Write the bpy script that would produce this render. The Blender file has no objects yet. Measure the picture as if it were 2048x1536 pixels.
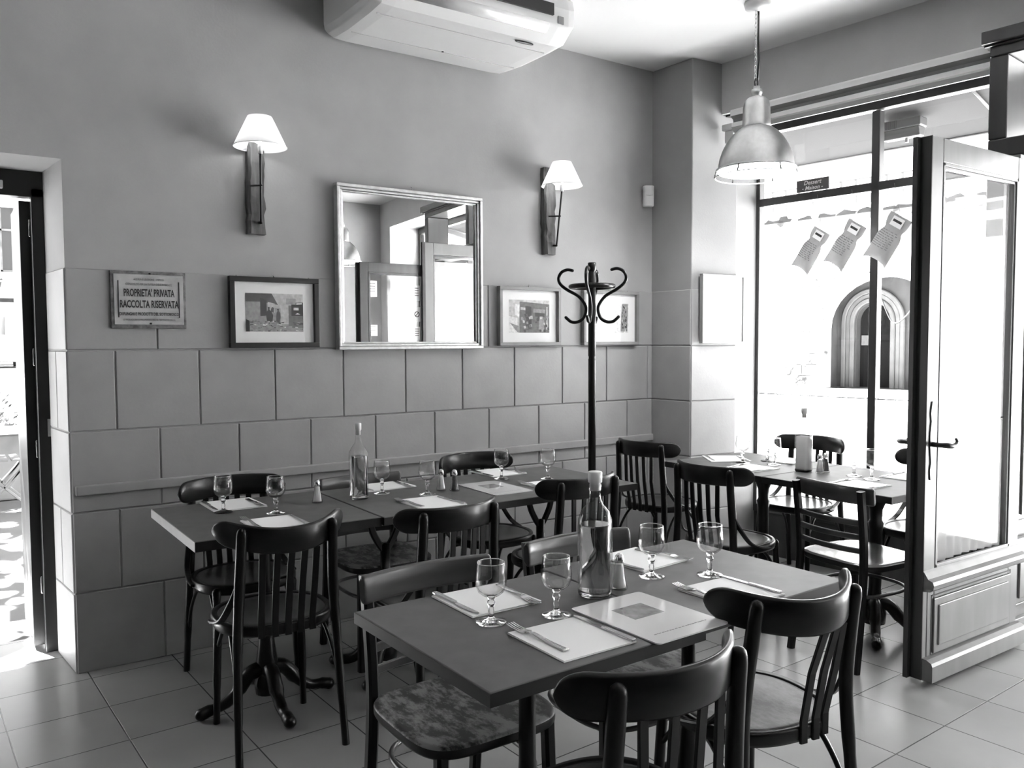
import bpy, math, random
from mathutils import Vector, Matrix
R = math.radians; PI = math.pi
S = bpy.context.scene
COL = S.collection
random.seed(7)

# ------------------------------------------------------------------ camera
YAW, PITCH, ROLL = 0.966738, 0.052561, -0.004752
CAMP = Vector((-0.44806, -3.91936, 1.40858)); FPX = 1662.956
fw = Vector((math.cos(YAW)*math.cos(PITCH), math.sin(YAW)*math.cos(PITCH), -math.sin(PITCH)))
rt = Vector((math.sin(YAW), -math.cos(YAW), 0)); up = rt.cross(fw)
c, s = math.cos(ROLL), math.sin(ROLL)
r2 = c*rt + s*up; u2 = -s*rt + c*up
cd = bpy.data.cameras.new('camera'); cam = bpy.data.objects.new('camera', cd); COL.objects.link(cam)
cam.matrix_world = Matrix(((r2.x, u2.x, -fw.x, CAMP.x), (r2.y, u2.y, -fw.y, CAMP.y), (r2.z, u2.z, -fw.z, CAMP.z), (0, 0, 0, 1)))
cd.sensor_fit = 'HORIZONTAL'; cd.sensor_width = 36.0; cd.lens = FPX/2048*36; cd.shift_y = 2.9/2048
cd.clip_start = 0.05; cd.clip_end = 400
S.camera = cam

# ------------------------------------------------------------------ world, sun, exposure
w = bpy.data.worlds.new('sky'); S.world = w; w.use_nodes = True
wb = w.node_tree.nodes['Background']; wb.inputs[0].default_value = (1, 1, 1, 1); wb.inputs[1].default_value = 1.1
sd = bpy.data.lights.new('sun', 'SUN'); sd.energy = 85.0; sd.angle = R(0.6)
sun = bpy.data.objects.new('sun', sd); COL.objects.link(sun)
sun.rotation_euler = Vector((-0.28, 0.65, 1.0)).to_track_quat('Z', 'Y').to_euler()
S.view_settings.view_transform = 'Standard'; S.view_settings.look = 'None'
S.view_settings.gamma = 1.0; S.view_settings.use_curve_mapping = False
S.view_settings.exposure = 2.07
S.cycles.use_denoising = True
S.cycles.max_bounces = 14; S.cycles.diffuse_bounces = 6; S.cycles.glossy_bounces = 6
S.cycles.transmission_bounces = 12; S.cycles.transparent_max_bounces = 24
S.cycles.caustics_refractive = False; S.cycles.caustics_reflective = False
S.cycles.sample_clamp_indirect = 12.0; S.cycles.blur_glossy = 0.5

# ------------------------------------------------------------------ window-wall frame: local (d, -s, z)
OM = 0.104193
P2 = Vector((3.61346, -0.34316, 0)); P1 = Vector((3.37938, -0.31909, 0)); L = 3.3627; H = 3.1236
TV = Vector((math.sin(OM), -math.cos(OM), 0)); NO = Vector((math.cos(OM), math.sin(OM), 0))
def W(s_, d, z=0): return P2 + s_*TV + d*NO + Vector((0, 0, z))

def portal(loc, rot, sx, sy):
    ld = bpy.data.lights.new('daylight_portal', 'AREA'); ld.shape = 'RECTANGLE'; ld.size = sx; ld.size_y = sy
    ld.cycles.is_portal = True
    o = bpy.data.objects.new('daylight_portal', ld); COL.objects.link(o); o.location = loc; o.rotation_euler = rot
portal(W(0.78, 0.47, 1.56), (R(90), 0, R(90)+OM), 1.6, 2.5)
portal(W(2.55, 0.47, 1.4), (R(90), 0, R(90)+OM), 1.7, 2.8)
portal(W(4.33, 0.47, 1.56), (R(90), 0, R(90)+OM), 1.5, 2.5)
portal((-0.55, 0.42, 1.08), (R(90), 0, R(180)), 1.1, 2.15)

# ------------------------------------------------------------------ mesh builder
class MB:
    def __init__(self): self.v = []; self.f = []; self.sm = []; self.mi = []
    def add(self, vs, fs, smooth=False, mi=0):
        b = len(self.v); self.v += [tuple(x) for x in vs]
        for f in fs:
            self.f.append(tuple(b+i for i in f)); self.sm.append(smooth); self.mi.append(mi)
        return self
    def box(self, a, b, mi=0, mat=None):
        x0, x1 = sorted((a[0], b[0])); y0, y1 = sorted((a[1], b[1])); z0, z1 = sorted((a[2], b[2]))
        vs = [Vector(p) for p in ((x0,y0,z0),(x1,y0,z0),(x1,y1,z0),(x0,y1,z0),(x0,y0,z1),(x1,y0,z1),(x1,y1,z1),(x0,y1,z1))]
        if mat is not None: vs = [mat @ p for p in vs]
        return self.add(vs, [(0,3,2,1),(4,5,6,7),(0,1,5,4),(1,2,6,5),(2,3,7,6),(3,0,4,7)], False, mi)
    def rings(self, rings, closed=False, caps=True, smooth=True, mi=0):
        n = len(rings[0]); vs = [p for r in rings for p in r]; fs = []
        m = len(rings); rng = m if closed else m-1
        for i in range(rng):
            a = i*n; b = ((i+1) % m)*n
            for j in range(n):
                k = (j+1) % n
                fs.append((a+j, a+k, b+k, b+j))
        self.add(vs, fs, smooth, mi)
        if caps and not closed:
            b0 = len(self.v)-len(vs)
            self.f.append(tuple(b0+j for j in reversed(range(n)))); self.sm.append(False); self.mi.append(mi)
            self.f.append(tuple(b0+(m-1)*n+j for j in range(n))); self.sm.append(False); self.mi.append(mi)
        return self
    def tube(self, path, r, n=10, closed=False, mi=0, flat=None, upv=None, round_ends=False):
        pts = [Vector(p) for p in path]; m = len(pts)
        rs = list(r) if isinstance(r, (list, tuple)) else [r]*m
        if round_ends and not closed:
            t0 = (pts[0]-pts[1]).normalized(); t1 = (pts[-1]-pts[-2]).normalized()
            a0, a1 = rs[0], rs[-1]
            pre = [(pts[0]+t0*a0*math.sin(q), a0*max(math.cos(q), .03)) for q in (R(88), R(60), R(30))]
            post = [(pts[-1]+t1*a1*math.sin(q), a1*max(math.cos(q), .03)) for q in (R(30), R(60), R(88))]
            pts = [p for p, _ in pre]+pts+[p for p, _ in post]; rs = [q for _, q in pre]+rs+[q for _, q in post]; m = len(pts)
        tg = []
        for i in range(m):
            if closed: t = pts[(i+1) % m]-pts[i-1]
            else: t = pts[min(i+1, m-1)]-pts[max(i-1, 0)]
            tg.append(t.normalized())
        ref = Vector(upv) if upv else (Vector((0, 0, 1)) if abs(tg[0].z) < .9 else Vector((0, 1, 0)))
        nr = (ref-tg[0]*ref.dot(tg[0])).normalized(); rings = []
        for i in range(m):
            if upv:
                q = Vector(upv)
                nr = (q-tg[i]*q.dot(tg[i])).normalized()
            else:
                nr = (nr-tg[i]*nr.dot(tg[i])).normalized()
            bn = tg[i].cross(nr); fx = flat if flat else 1.0
            rings.append([pts[i]+rs[i]*(math.cos(2*PI*j/n)*nr+fx*math.sin(2*PI*j/n)*bn) for j in range(n)])
        return self.rings(rings, closed, True, True, mi)
    def bar(self, path, hw, hh, upv=(0, 0, 1), mi=0, closed=False):
        """rectangular section swept along path; hh half size along upv, hw half size across"""
        pts = [Vector(p) for p in path]; m = len(pts); U = Vector(upv); rings = []
        hhs = hh if isinstance(hh, (list, tuple)) else [hh]*m
        for i in range(m):
            t = (pts[(i+1) % m]-pts[i-1]) if closed else (pts[min(i+1, m-1)]-pts[max(i-1, 0)])
            t.normalize(); u_ = (U-t*U.dot(t)).normalized(); b = t.cross(u_); h = hhs[i]; e = min(hw, h)*.45
            rings.append([pts[i]+x*b+z*u_ for x, z in ((-hw+e, -h), (hw-e, -h), (hw, -h+e), (hw, h-e), (hw-e, h), (-hw+e, h), (-hw, h-e), (-hw, -h+e))])
        return self.rings(rings, closed, True, False, mi)
    def lathe(self, prof, n=28, c0=(0, 0, 0), mi=0, smooth=True):
        c0 = Vector(c0); vs = []; fs = []
        for r, z in prof:
            for j in range(n):
                a = 2*PI*j/n; vs.append(c0+Vector((r*math.cos(a), r*math.sin(a), z)))
        for i in range(len(prof)-1):
            for j in range(n):
                k = (j+1) % n; fs.append((i*n+j, i*n+k, (i+1)*n+k, (i+1)*n+j))
        return self.add(vs, fs, smooth, mi)
    def prism(self, poly, z0, z1, fn=None, mi=0, smooth=False):
        """poly (a,b) extruded from z0 to z1; fn maps (a,b,c) to a point"""
        fn = fn or (lambda a, b, c_: (a, b, c_)); n = len(poly)
        ar = sum(poly[i][0]*poly[(i+1) % n][1]-poly[(i+1) % n][0]*poly[i][1] for i in range(n))
        if ar < 0: poly = list(reversed(poly))
        vs = [fn(a, b, z0) for a, b in poly]+[fn(a, b, z1) for a, b in poly]
        self.add(vs, [(i, (i+1) % n, n+(i+1) % n, n+i) for i in range(n)], smooth, mi)
        b0 = len(self.v)-2*n
        self.f += [tuple(b0+i for i in reversed(range(n))), tuple(b0+n+i for i in range(n))]; self.sm += [False, False]; self.mi += [mi, mi]
        return self
    def build(self, name, mats, parent=None, bevel=0, loc=None, rot=None, seg=2, recalc=True):
        me = bpy.data.meshes.new(name); me.from_pydata(self.v, [], self.f)
        me.polygons.foreach_set('use_smooth', self.sm); me.polygons.foreach_set('material_index', self.mi)
        for m in (mats if isinstance(mats, (list, tuple)) else [mats]): me.materials.append(m)
        if recalc:
            import bmesh
            bm = bmesh.new(); bm.from_mesh(me); bmesh.ops.recalc_face_normals(bm, faces=bm.faces); bm.to_mesh(me); bm.free()
        me.update()
        o = bpy.data.objects.new(name, me); COL.objects.link(o)
        if parent is not None: o.parent = parent
        if loc is not None: o.location = loc
        if rot is not None: o.rotation_euler = rot
        if bevel:
            b = o.modifiers.new('bevel', 'BEVEL'); b.width = bevel; b.segments = seg; b.limit_method = 'ANGLE'; b.angle_limit = R(40)
            b.harden_normals = False
        return o

def tag(o, label, cat, group=None, kind=None):
    o['label'] = label; o['category'] = cat
    if group: o['group'] = group
    if kind: o['kind'] = kind
    return o
def struct(o, label=None):
    o['kind'] = 'structure'
    if label: o['label'] = label; o['category'] = label.split()[-1] if False else o.name.split('_')[0]
    return o
def thing(name, label, cat, loc=(0, 0, 0), rz=0, group=None, kind=None):
    o = bpy.data.objects.new(name, None); COL.objects.link(o); o.empty_display_size = .1
    o.location = loc; o.rotation_euler = (0, 0, rz)
    return tag(o, label, cat, group, kind)
def copy_tree(o, parent=None, nm=None):
    q = o.copy(); COL.objects.link(q); q.parent = parent
    for ch in list(o.children): copy_tree(ch, q)
    return q
def dup(root, loc, rz, label, group=None):
    q = copy_tree(root); q.location = loc; q.rotation_euler = (0, 0, rz); q['label'] = label
    if group: q['group'] = group
    return q
def wthing(name, label, cat, kind=None):
    return thing(name, label, cat, P2, OM, None, kind)
def wbox(mb, s0, s1, d0, d1, z0, z1, mi=0): return mb.box((d0, -s0, z0), (d1, -s1, z1), mi)

def text_mesh(txt, size, mat, parent, loc, rot, sx=1.0, bold=0.0, ext=0.0004, align='CENTER', name='lettering', shear=0.0):
    cu = bpy.data.curves.new('t', 'FONT'); cu.body = txt; cu.size = size; cu.align_x = align; cu.align_y = 'CENTER'
    cu.extrude = ext; cu.offset = bold; cu.resolution_u = 3; cu.shear = shear
    to = bpy.data.objects.new('t', cu); COL.objects.link(to)
    bpy.context.view_layer.update()
    me = bpy.data.meshes.new_from_object(to.evaluated_get(bpy.context.evaluated_depsgraph_get()))
    bpy.data.objects.remove(to); bpy.data.curves.remove(cu)
    for v in me.vertices: v.co.x *= sx
    me.materials.clear(); me.materials.append(mat)
    o = bpy.data.objects.new(name, me); COL.objects.link(o); o.parent = parent; o.location = loc; o.rotation_euler = rot
    return o

# ------------------------------------------------------------------ materials
def lin(v): return v/12.92 if v <= .04045 else ((v+.055)/1.055)**2.4
MATS = {}
def mat(name, v, rough=.5, metal=0.0, spec=.5, noise=0, nscale=8.0, bump=0, bscale=200.0, coat=0.0, stretch=None, detail=4.0):
    """grey material; v = linear albedo; noise = relative variation"""
    m = bpy.data.materials.new(name); m.use_nodes = True; nt = m.node_tree; b = nt.nodes['Principled BSDF']
    b.inputs['Base Color'].default_value = (v, v, v, 1); b.inputs['Roughness'].default_value = rough
    b.inputs['Metallic'].default_value = metal; b.inputs['Specular IOR Level'].default_value = spec
    b.inputs['Coat Weight'].default_value = coat; b.inputs['Coat Roughness'].default_value = .15
    tc = nt.nodes.new('ShaderNodeTexCoord'); src = tc.outputs['Object']
    if stretch:
        mp = nt.nodes.new('ShaderNodeMapping'); mp.inputs['Scale'].default_value = stretch; nt.links.new(src, mp.inputs['Vector']); src = mp.outputs[0]
    if noise:
        n = nt.nodes.new('ShaderNodeTexNoise'); n.inputs['Scale'].default_value = nscale; n.inputs['Detail'].default_value = detail
        nt.links.new(src, n.inputs['Vector'])
        cr = nt.nodes.new('ShaderNodeValToRGB'); lo = v*(1-noise); hi = min(1, v*(1+noise))
        cr.color_ramp.elements[0].position = .3; cr.color_ramp.elements[1].position = .7
        cr.color_ramp.elements[0].color = (lo, lo, lo, 1); cr.color_ramp.elements[1].color = (hi, hi, hi, 1)
        nt.links.new(n.outputs['Fac'], cr.inputs[0]); nt.links.new(cr.outputs[0], b.inputs['Base Color'])
    if bump:
        n2 = nt.nodes.new('ShaderNodeTexNoise'); n2.inputs['Scale'].default_value = bscale; n2.inputs['Detail'].default_value = 3
        nt.links.new(src, n2.inputs['Vector'])
        bp = nt.nodes.new('ShaderNodeBump'); bp.inputs['Strength'].default_value = bump; bp.inputs['Distance'].default_value = .004
        nt.links.new(n2.outputs['Fac'], bp.inputs['Height']); nt.links.new(bp.outputs[0], b.inputs['Normal'])
    return m
def emis(name, v, strength):
    m = bpy.data.materials.new(name); m.use_nodes = True; nt = m.node_tree
    b = nt.nodes['Principled BSDF']; b.inputs['Base Color'].default_value = (v, v, v, 1)
    b.inputs['Emission Color'].default_value = (1, 1, 1, 1); b.inputs['Emission Strength'].default_value = strength
    return m
def thin_glass(name, refl=.08, tint=1.0, edge=.6, absorb=0):
    m = bpy.data.materials.new(name); m.use_nodes = True; nt = m.node_tree; nt.nodes.clear()
    o = nt.nodes.new('ShaderNodeOutputMaterial'); mx = nt.nodes.new('ShaderNodeMixShader'); t = nt.nodes.new('ShaderNodeBsdfTransparent')
    g = nt.nodes.new('ShaderNodeBsdfGlossy'); f = nt.nodes.new('ShaderNodeLayerWeight'); f.inputs[0].default_value = .5
    t.inputs[0].default_value = (tint, tint, tint, 1); g.inputs['Roughness'].default_value = .02
    pw = nt.nodes.new('ShaderNodeMath'); pw.operation = 'POWER'; pw.inputs[1].default_value = 4.0
    if absorb:      # longer path through the glass at grazing angles
        cr = nt.nodes.new('ShaderNodeValToRGB'); cr.color_ramp.elements[0].color = (tint, tint, tint, 1); a_ = tint*absorb; cr.color_ramp.elements[1].color = (a_, a_, a_, 1)
        nt.links.new(pw.outputs[0], cr.inputs[0]); nt.links.new(cr.outputs[0], t.inputs[0])
    ml = nt.nodes.new('ShaderNodeMath'); ml.operation = 'MULTIPLY_ADD'; ml.inputs[1].default_value = edge; ml.inputs[2].default_value = refl
    ml.use_clamp = True
    nt.links.new(f.outputs['Facing'], pw.inputs[0]); nt.links.new(pw.outputs[0], ml.inputs[0])
    nt.links.new(ml.outputs[0], mx.inputs[0]); nt.links.new(t.outputs[0], mx.inputs[1]); nt.links.new(g.outputs[0], mx.inputs[2])
    nt.links.new(mx.outputs[0], o.inputs[0]); return m
def solid_glass(name, ior=1.45, v=1.0):
    m = bpy.data.materials.new(name); m.use_nodes = True; b = m.node_tree.nodes['Principled BSDF']
    b.inputs['Base Color'].default_value = (v, v, v, 1); b.inputs['Transmission Weight'].default_value = 1; b.inputs['Roughness'].default_value = .0
    b.inputs['IOR'].default_value = ior; return m
def cloth(name, v, transl=.5, transp=0.0):
    m = bpy.data.materials.new(name); m.use_nodes = True; nt = m.node_tree; nt.nodes.clear()
    o = nt.nodes.new('ShaderNodeOutputMaterial'); a = nt.nodes.new('ShaderNodeBsdfDiffuse'); b = nt.nodes.new('ShaderNodeBsdfTranslucent')
    a.inputs[0].default_value = (v, v, v, 1); b.inputs[0].default_value = (v, v, v, 1)
    mx = nt.nodes.new('ShaderNodeMixShader'); mx.inputs[0].default_value = transl
    nt.links.new(a.outputs[0], mx.inputs[1]); nt.links.new(b.outputs[0], mx.inputs[2]); out = mx.outputs[0]
    if transp:
        t = nt.nodes.new('ShaderNodeBsdfTransparent'); m2 = nt.nodes.new('ShaderNodeMixShader'); m2.inputs[0].default_value = transp
        nt.links.new(out, m2.inputs[1]); nt.links.new(t.outputs[0], m2.inputs[2]); out = m2.outputs[0]
    nt.links.new(out, o.inputs[0]); return m

M_plaster = mat('painted_plaster', .36, .75, noise=.05, nscale=5, bump=.12, bscale=90)
M_dado = mat('painted_tile', .34, .55, noise=.06, nscale=6, bump=.15, bscale=60)
M_white_wall = mat('white_reveal_paint', .52, .6, noise=.03, bump=.1, bscale=60)
M_ceil = mat('ceiling_paint', .70, .8, noise=.02, nscale=2, bump=.05, bscale=30)
M_dark = mat('dark_stained_wood', .022, .32, noise=.4, nscale=14, stretch=(1, 1, .12), coat=.25)
M_chair = mat('dark_bentwood', .009, .3, noise=.45, nscale=30, stretch=(.25, 1, 1), coat=.06, spec=.3)
M_chair_v = mat('dark_bentwood_upright', .007, .34, noise=.4, nscale=30, stretch=(1, 1, .12), coat=.04, spec=.26)
M_seat = mat('worn_seat_wood', .045, .3, noise=.6, nscale=9, stretch=(1, .45, 1), coat=.2)
M_table = mat('dark_table_laminate', .105, .5, spec=.32, noise=.12, nscale=16, bump=.02, bscale=90)
M_tedge = mat('table_edging', .016, .45, spec=.3)
M_tedge_lit = mat('lit_table_edging', .32, .5, noise=.1)  # light falling on the table end, put into a pale colour
M_iron = mat('black_cast_iron', .007, .28, metal=.0, bump=.1, bscale=60, coat=.1, spec=.35)
M_blackm = mat('black_metal', .015, .35)
M_chrome = mat('steel', .62, .22, metal=1.0)
M_alu = mat('spun_aluminium', .62, .34, metal=1.0, noise=.06, nscale=40)
M_paper = mat('white_paper', .88, .8)
M_plastic = mat('white_plastic', .72, .35, noise=.01)
M_plastic_g = mat('grey_plastic', .3, .4)
M_pframe_b = mat('black_frame_wood', .012, .35)
M_pframe_g = mat('grey_frame_wood', .22, .4, noise=.1, nscale=20)
M_mat = mat('picture_mount', .88, .7)
M_silver = mat('silver_gilt_frame', .62, .32, metal=.7, noise=.12, nscale=40)
M_mirror = mat('mirror_silver', .92, .0, metal=1.0)
M_drift = mat('driftwood', .10, .8, noise=.75, nscale=26, stretch=(1, 1, .16), bump=.6, bscale=30, detail=8)
M_glass = thin_glass('window_glass', .05)
M_pic_glass = thin_glass('picture_glass', .07)
M_bowl = thin_glass('wine_glass_bowl', .05, .98, .55, .35)
M_sglass = solid_glass('clear_glass')
M_bottleglass = thin_glass('bottle_glass', .05, .95, .5, .4)
M_oil = solid_glass('oil', 1.38, .62)
M_white_soft = mat('white_stopper', .75, .5)
M_salt = mat('salt', .8, .9)
M_pepper = mat('pepper', .12, .9, noise=.5, nscale=400)
M_bulb = emis('bulb_glow', .9, 14.0)
M_white_in = mat('white_enamel', .8, .4)
M_curtain = cloth('sheer_curtain', .92, .65, .25)
M_sack = cloth('herb_sack_cloth', .42, .22)
M_print = mat('dark_print', .03, .7)
M_greyprint = mat('grey_print', .2, .7)
M_chalk = mat('chalkboard', .10, .8)
M_stone = mat('pale_stone', .62, .9, noise=.12, nscale=1.2, bump=.5, bscale=3)
M_stone_d = mat('weathered_stone', .11, .9, noise=.35, nscale=2.5, bump=.5, bscale=6)
M_road = mat('asphalt', .22, .9, noise=.1, nscale=3)
M_pave = mat('pavement', .08, .85, noise=.1, nscale=5)
M_awning = mat('awning_canvas', .013, .9)
M_stain = mat('dark_weathering', .014, .95, noise=.7, nscale=3, detail=9)
M_leaf = mat('leaves', .12, .7, noise=.6, nscale=3)
M_lightwood = mat('glossy_door_paint', .17, .35, noise=.1, nscale=14, stretch=(1, 1, .2))

MATW = M_dark
def floor_mat():
    m = bpy.data.materials.new('floor_tiles'); m.use_nodes = True; nt = m.node_tree; b = nt.nodes['Principled BSDF']
    tc = nt.nodes.new('ShaderNodeTexCoord'); mp = nt.nodes.new('ShaderNodeMapping')
    mp.inputs['Rotation'].default_value = (0, 0, -.04232); mp.inputs['Location'].default_value = (-.03954+.0025, .42254+.0025, 0)
    nt.links.new(tc.outputs['Object'], mp.inputs['Vector'])
    bt = nt.nodes.new('ShaderNodeTexBrick'); bt.offset = 0; bt.squash = 1
    bt.inputs['Scale'].default_value = 1; bt.inputs['Brick Width'].default_value = .34191; bt.inputs['Row Height'].default_value = .34191
    bt.inputs['Mortar Size'].default_value = .0028; bt.inputs['Mortar Smooth'].default_value = .3
    for k, v in (('Color1', .33), ('Color2', .37), ('Mortar', .08)): bt.inputs[k].default_value = (v, v, v, 1)
    nt.links.new(mp.outputs[0], bt.inputs['Vector'])
    n = nt.nodes.new('ShaderNodeTexNoise'); n.inputs['Scale'].default_value = 3.5; n.inputs['Detail'].default_value = 6; nt.links.new(tc.outputs['Object'], n.inputs['Vector'])
    mm = nt.nodes.new('ShaderNodeMapRange'); mm.inputs['To Min'].default_value = .82; mm.inputs['To Max'].default_value = 1.12
    nt.links.new(n.outputs['Fac'], mm.inputs['Value'])
    mx = nt.nodes.new('ShaderNodeMix'); mx.data_type = 'RGBA'; mx.blend_type = 'MULTIPLY'; mx.inputs['Factor'].default_value = 1
    nt.links.new(bt.outputs['Color'], mx.inputs['A']); nt.links.new(mm.outputs[0], mx.inputs['B']); nt.links.new(mx.outputs['Result'], b.inputs['Base Color'])
    b.inputs['Roughness'].default_value = .27
    bp = nt.nodes.new('ShaderNodeBump'); bp.invert = True; bp.inputs['Strength'].default_value = .5; bp.inputs['Distance'].default_value = .003
    nt.links.new(bt.outputs['Fac'], bp.inputs['Height']); nt.links.new(bp.outputs[0], b.inputs['Normal'])
    return m

def worn_mat(name, dark, light, lo=.46, hi=.6):
    m = mat(name, dark, .38); nt = m.node_tree; b = nt.nodes['Principled BSDF']
    tc = nt.nodes.new('ShaderNodeTexCoord'); mp = nt.nodes.new('ShaderNodeMapping'); mp.inputs['Scale'].default_value = (2.2, 1, 1)
    nt.links.new(tc.outputs['Object'], mp.inputs[0])
    n = nt.nodes.new('ShaderNodeTexNoise'); n.inputs['Scale'].default_value = 9; n.inputs['Detail'].default_value = 9; n.inputs['Roughness'].default_value = .72
    nt.links.new(mp.outputs[0], n.inputs['Vector'])
    cr = nt.nodes.new('ShaderNodeValToRGB'); cr.color_ramp.elements[0].position = lo; cr.color_ramp.elements[1].position = hi
    cr.color_ramp.elements[0].color = (dark, dark, dark, 1); cr.color_ramp.elements[1].color = (light, light, light, 1)
    nt.links.new(n.outputs['Fac'], cr.inputs[0]); nt.links.new(cr.outputs[0], b.inputs['Base Color']); return m
M_worn = worn_mat('flaked_seat_wood', .035, .30, .45, .56)
M_worn2 = worn_mat('rubbed_seat_wood', .04, .14, .42, .6)

# ================================================================== SETTING
struct(MB().box((-3.2, -7.25, -.12), (4.15, .62, 0)).build('floor', floor_mat()), 'pale square ceramic floor tiles')
struct(MB().box((-3.2, -7.25, H), (4.6, .5, H+.15)).build('ceiling', M_ceil), 'smooth white ceiling')
# back wall with the picture frames (face y=.008), street door opening x -1.05..0
bw = MB().prism([(0, .008), (L+.3, .008), (L+.3, .45), (-.045, .45), (-.036, .36)], 0, H)
bw.box((-1.1, .008, 2.1736), (0, .45, H)); bw.box((-3.2, .008, 0), (-1.1, .45, H))
struct(bw.build('wall_back', M_plaster), 'grey painted wall holding the mirror and pictures')
struct(MB().box((-3.3, -7.25, 0), (-3.2, .45, H)).build('wall_left', M_dark))
struct(MB().box((2.2, -5.80, 0), (5.2, -5.70, H)).build('wall_front', M_plaster))
struct(MB().box((-3.2, -7.35, 0), (2.2, -7.25, H)).box((2.15, -7.25, 0), (2.25, -5.75, H)).build('wall_rear', M_dark))
# pillar
P3 = P2+(P2-P1).normalized()*.135
pill = [(P1.x, P1.y), (P3.x, P3.y), (P3.x+.012, P3.y+.05), (W(0, .45).x, W(0, .45).y), (W(0, .45).x, .2), (L, .2), (L, 0)]
struct(MB().prism(pill, 0, H).build('wall_corner', mat('pillar_shaded_paint', .30, .75, noise=.05, nscale=5, bump=.12, bscale=90), bevel=.006), 'grey square corner pillar between mirror wall and window')  # darker copy of the wall paint, carrying the pillar's shaded side

R_ = .345
def tiles(name, org, du, un, u0, u1, rowj, label=None, th=.008, nrow=5, m=None):
    """raised painted tile slabs; du = direction along the wall, un = normal into room"""
    org = Vector(org); du = Vector(du).normalized(); un = Vector(un).normalized(); mb = MB(); g = .0028; ch = .0035
    for k in range(nrow):
        js = [u0]+[j for j in rowj(k) if u0+.02 < j < u1-.02]+[u1]
        z0, z1 = k*R_+(g if k else 0), (k+1)*R_-(g if k < nrow-1 else 0)
        for a, b in zip(js, js[1:]):
            a += g if a > u0 else 0; b -= g if b < u1 else 0
            P = lambda u_, z, t: org+du*u_+un*t+Vector((0, 0, z))
            vs = [P(a, z0, 0), P(b, z0, 0), P(b, z1, 0), P(a, z1, 0), P(a, z0, th-ch), P(b, z0, th-ch), P(b, z1, th-ch), P(a, z1, th-ch),
                  P(a+ch, z0+ch, th), P(b-ch, z0+ch, th), P(b-ch, z1-ch, th), P(a+ch, z1-ch, th)]
            mb.add(vs, [(0, 1, 5, 4), (1, 2, 6, 5), (2, 3, 7, 6), (3, 0, 4, 7), (4, 5, 9, 8), (5, 6, 10, 9), (6, 7, 11, 10), (7, 4, 8, 11), (8, 9, 10, 11)])
    return struct(mb.build(name, m or M_dado), label)
tiles('trim_1', (0, .008, 0), (1, 0, 0), (0, -1, 0), 0.0, L, lambda k: [(.18 if k % 2 else .353)+.349*i for i in range(-1, 10)], 'grey painted tile dado on the mirror wall')
tiles('trim_2', (L, 0, 0), (P1.x-L, P1.y, 0), (-1, -.05, 0), 0, .319, lambda k: [], 'grey painted tile dado on the pillar side', th=.006)
tiles('trim_3', P1, P2-P1, (-.1, -1, 0), 0, .366, lambda k: [], 'grey painted tile dado on the pillar front', th=.006)
tiles('trim_4', (0, .008, 0), (-.036, .36, 0), (-1, -.1, 0), 0, .335, lambda k: [.19] if k % 2 else [], 'pale tile lining of the street doorway', th=.006)
struct(MB().box((.012, .008, .765), (L, -.016, .808)).build('trim_5', M_dado, bevel=.005), 'thin grey chair rail along the mirror wall')

# window wall
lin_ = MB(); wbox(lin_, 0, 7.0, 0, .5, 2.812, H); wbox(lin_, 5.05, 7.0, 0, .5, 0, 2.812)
wl = lin_.build('wall_right', mat('lintel_lit_paint', .52, .75, noise=.04, nscale=5, bump=.12, bscale=90), loc=P2, rot=(0, 0, OM)); struct(wl, 'grey lintel wall above the shop window')  # lighter copy of the wall paint, light on the lintel put into colour
jm = MB()
prof = [(.135, -.01), (.135, .002)]+[(.14+.22*math.sin(q), .002+.010*(1-math.cos(q))) for q in [R(a) for a in range(0, 91, 10)]]+[(.45, .012), (.45, -.01)]
jm.prism([(d_, -s_) for d_, s_ in prof], .0, 2.80, smooth=True)
struct(jm.build('trim_6', M_white_wall, loc=P2, rot=(0, 0, OM)), 'rounded white window reveal beside the pillar')
cp = [(0, 2.810), (-.05, 2.810), (-.055, 2.80), (-.052, 2.772), (-.024, 2.756), (-.020, 2.740), (-.038, 2.732), (-.040, 2.708), (-.030, 2.700), (-.012, 2.680), (0, 2.680)]
co = MB(); nc = len(cp)
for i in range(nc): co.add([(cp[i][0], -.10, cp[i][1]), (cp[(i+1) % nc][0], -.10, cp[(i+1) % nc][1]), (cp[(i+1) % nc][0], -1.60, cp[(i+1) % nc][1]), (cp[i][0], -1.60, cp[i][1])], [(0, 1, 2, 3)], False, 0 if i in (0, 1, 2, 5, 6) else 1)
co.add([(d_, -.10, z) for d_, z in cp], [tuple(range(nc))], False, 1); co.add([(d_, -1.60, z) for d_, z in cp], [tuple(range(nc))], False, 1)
struct(co.build('trim_7', [mat('cornice_lit_tone', .88, .5), mat('cornice_grey', .20, .5)], loc=P2, rot=(0, 0, OM), recalc=False), 'pale moulded cornice above the shop window')  # fillets coloured as lit, coves and underside as shaded
so_ = MB(); wbox(so_, .01, 1.6, .03, .37, 2.80, 2.812); struct(so_.build('trim_11', mat('soffit_paint', .04, .6), loc=P2, rot=(0, 0, OM)), 'dark soffit board added over the shop window')  # dark board added to tone down the bright lintel underside
cb = MB(); wbox(cb, .02, .1, -.03, 0, 2.70, 2.74); wbox(cb, .035, .1, -.02, 0, 2.62, 2.70)
struct(cb.build('trim_8', mat('bracket_paint', .6, .5), loc=P2, rot=(0, 0, OM), bevel=.008), 'small pale corbel at the cornice end')

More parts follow.
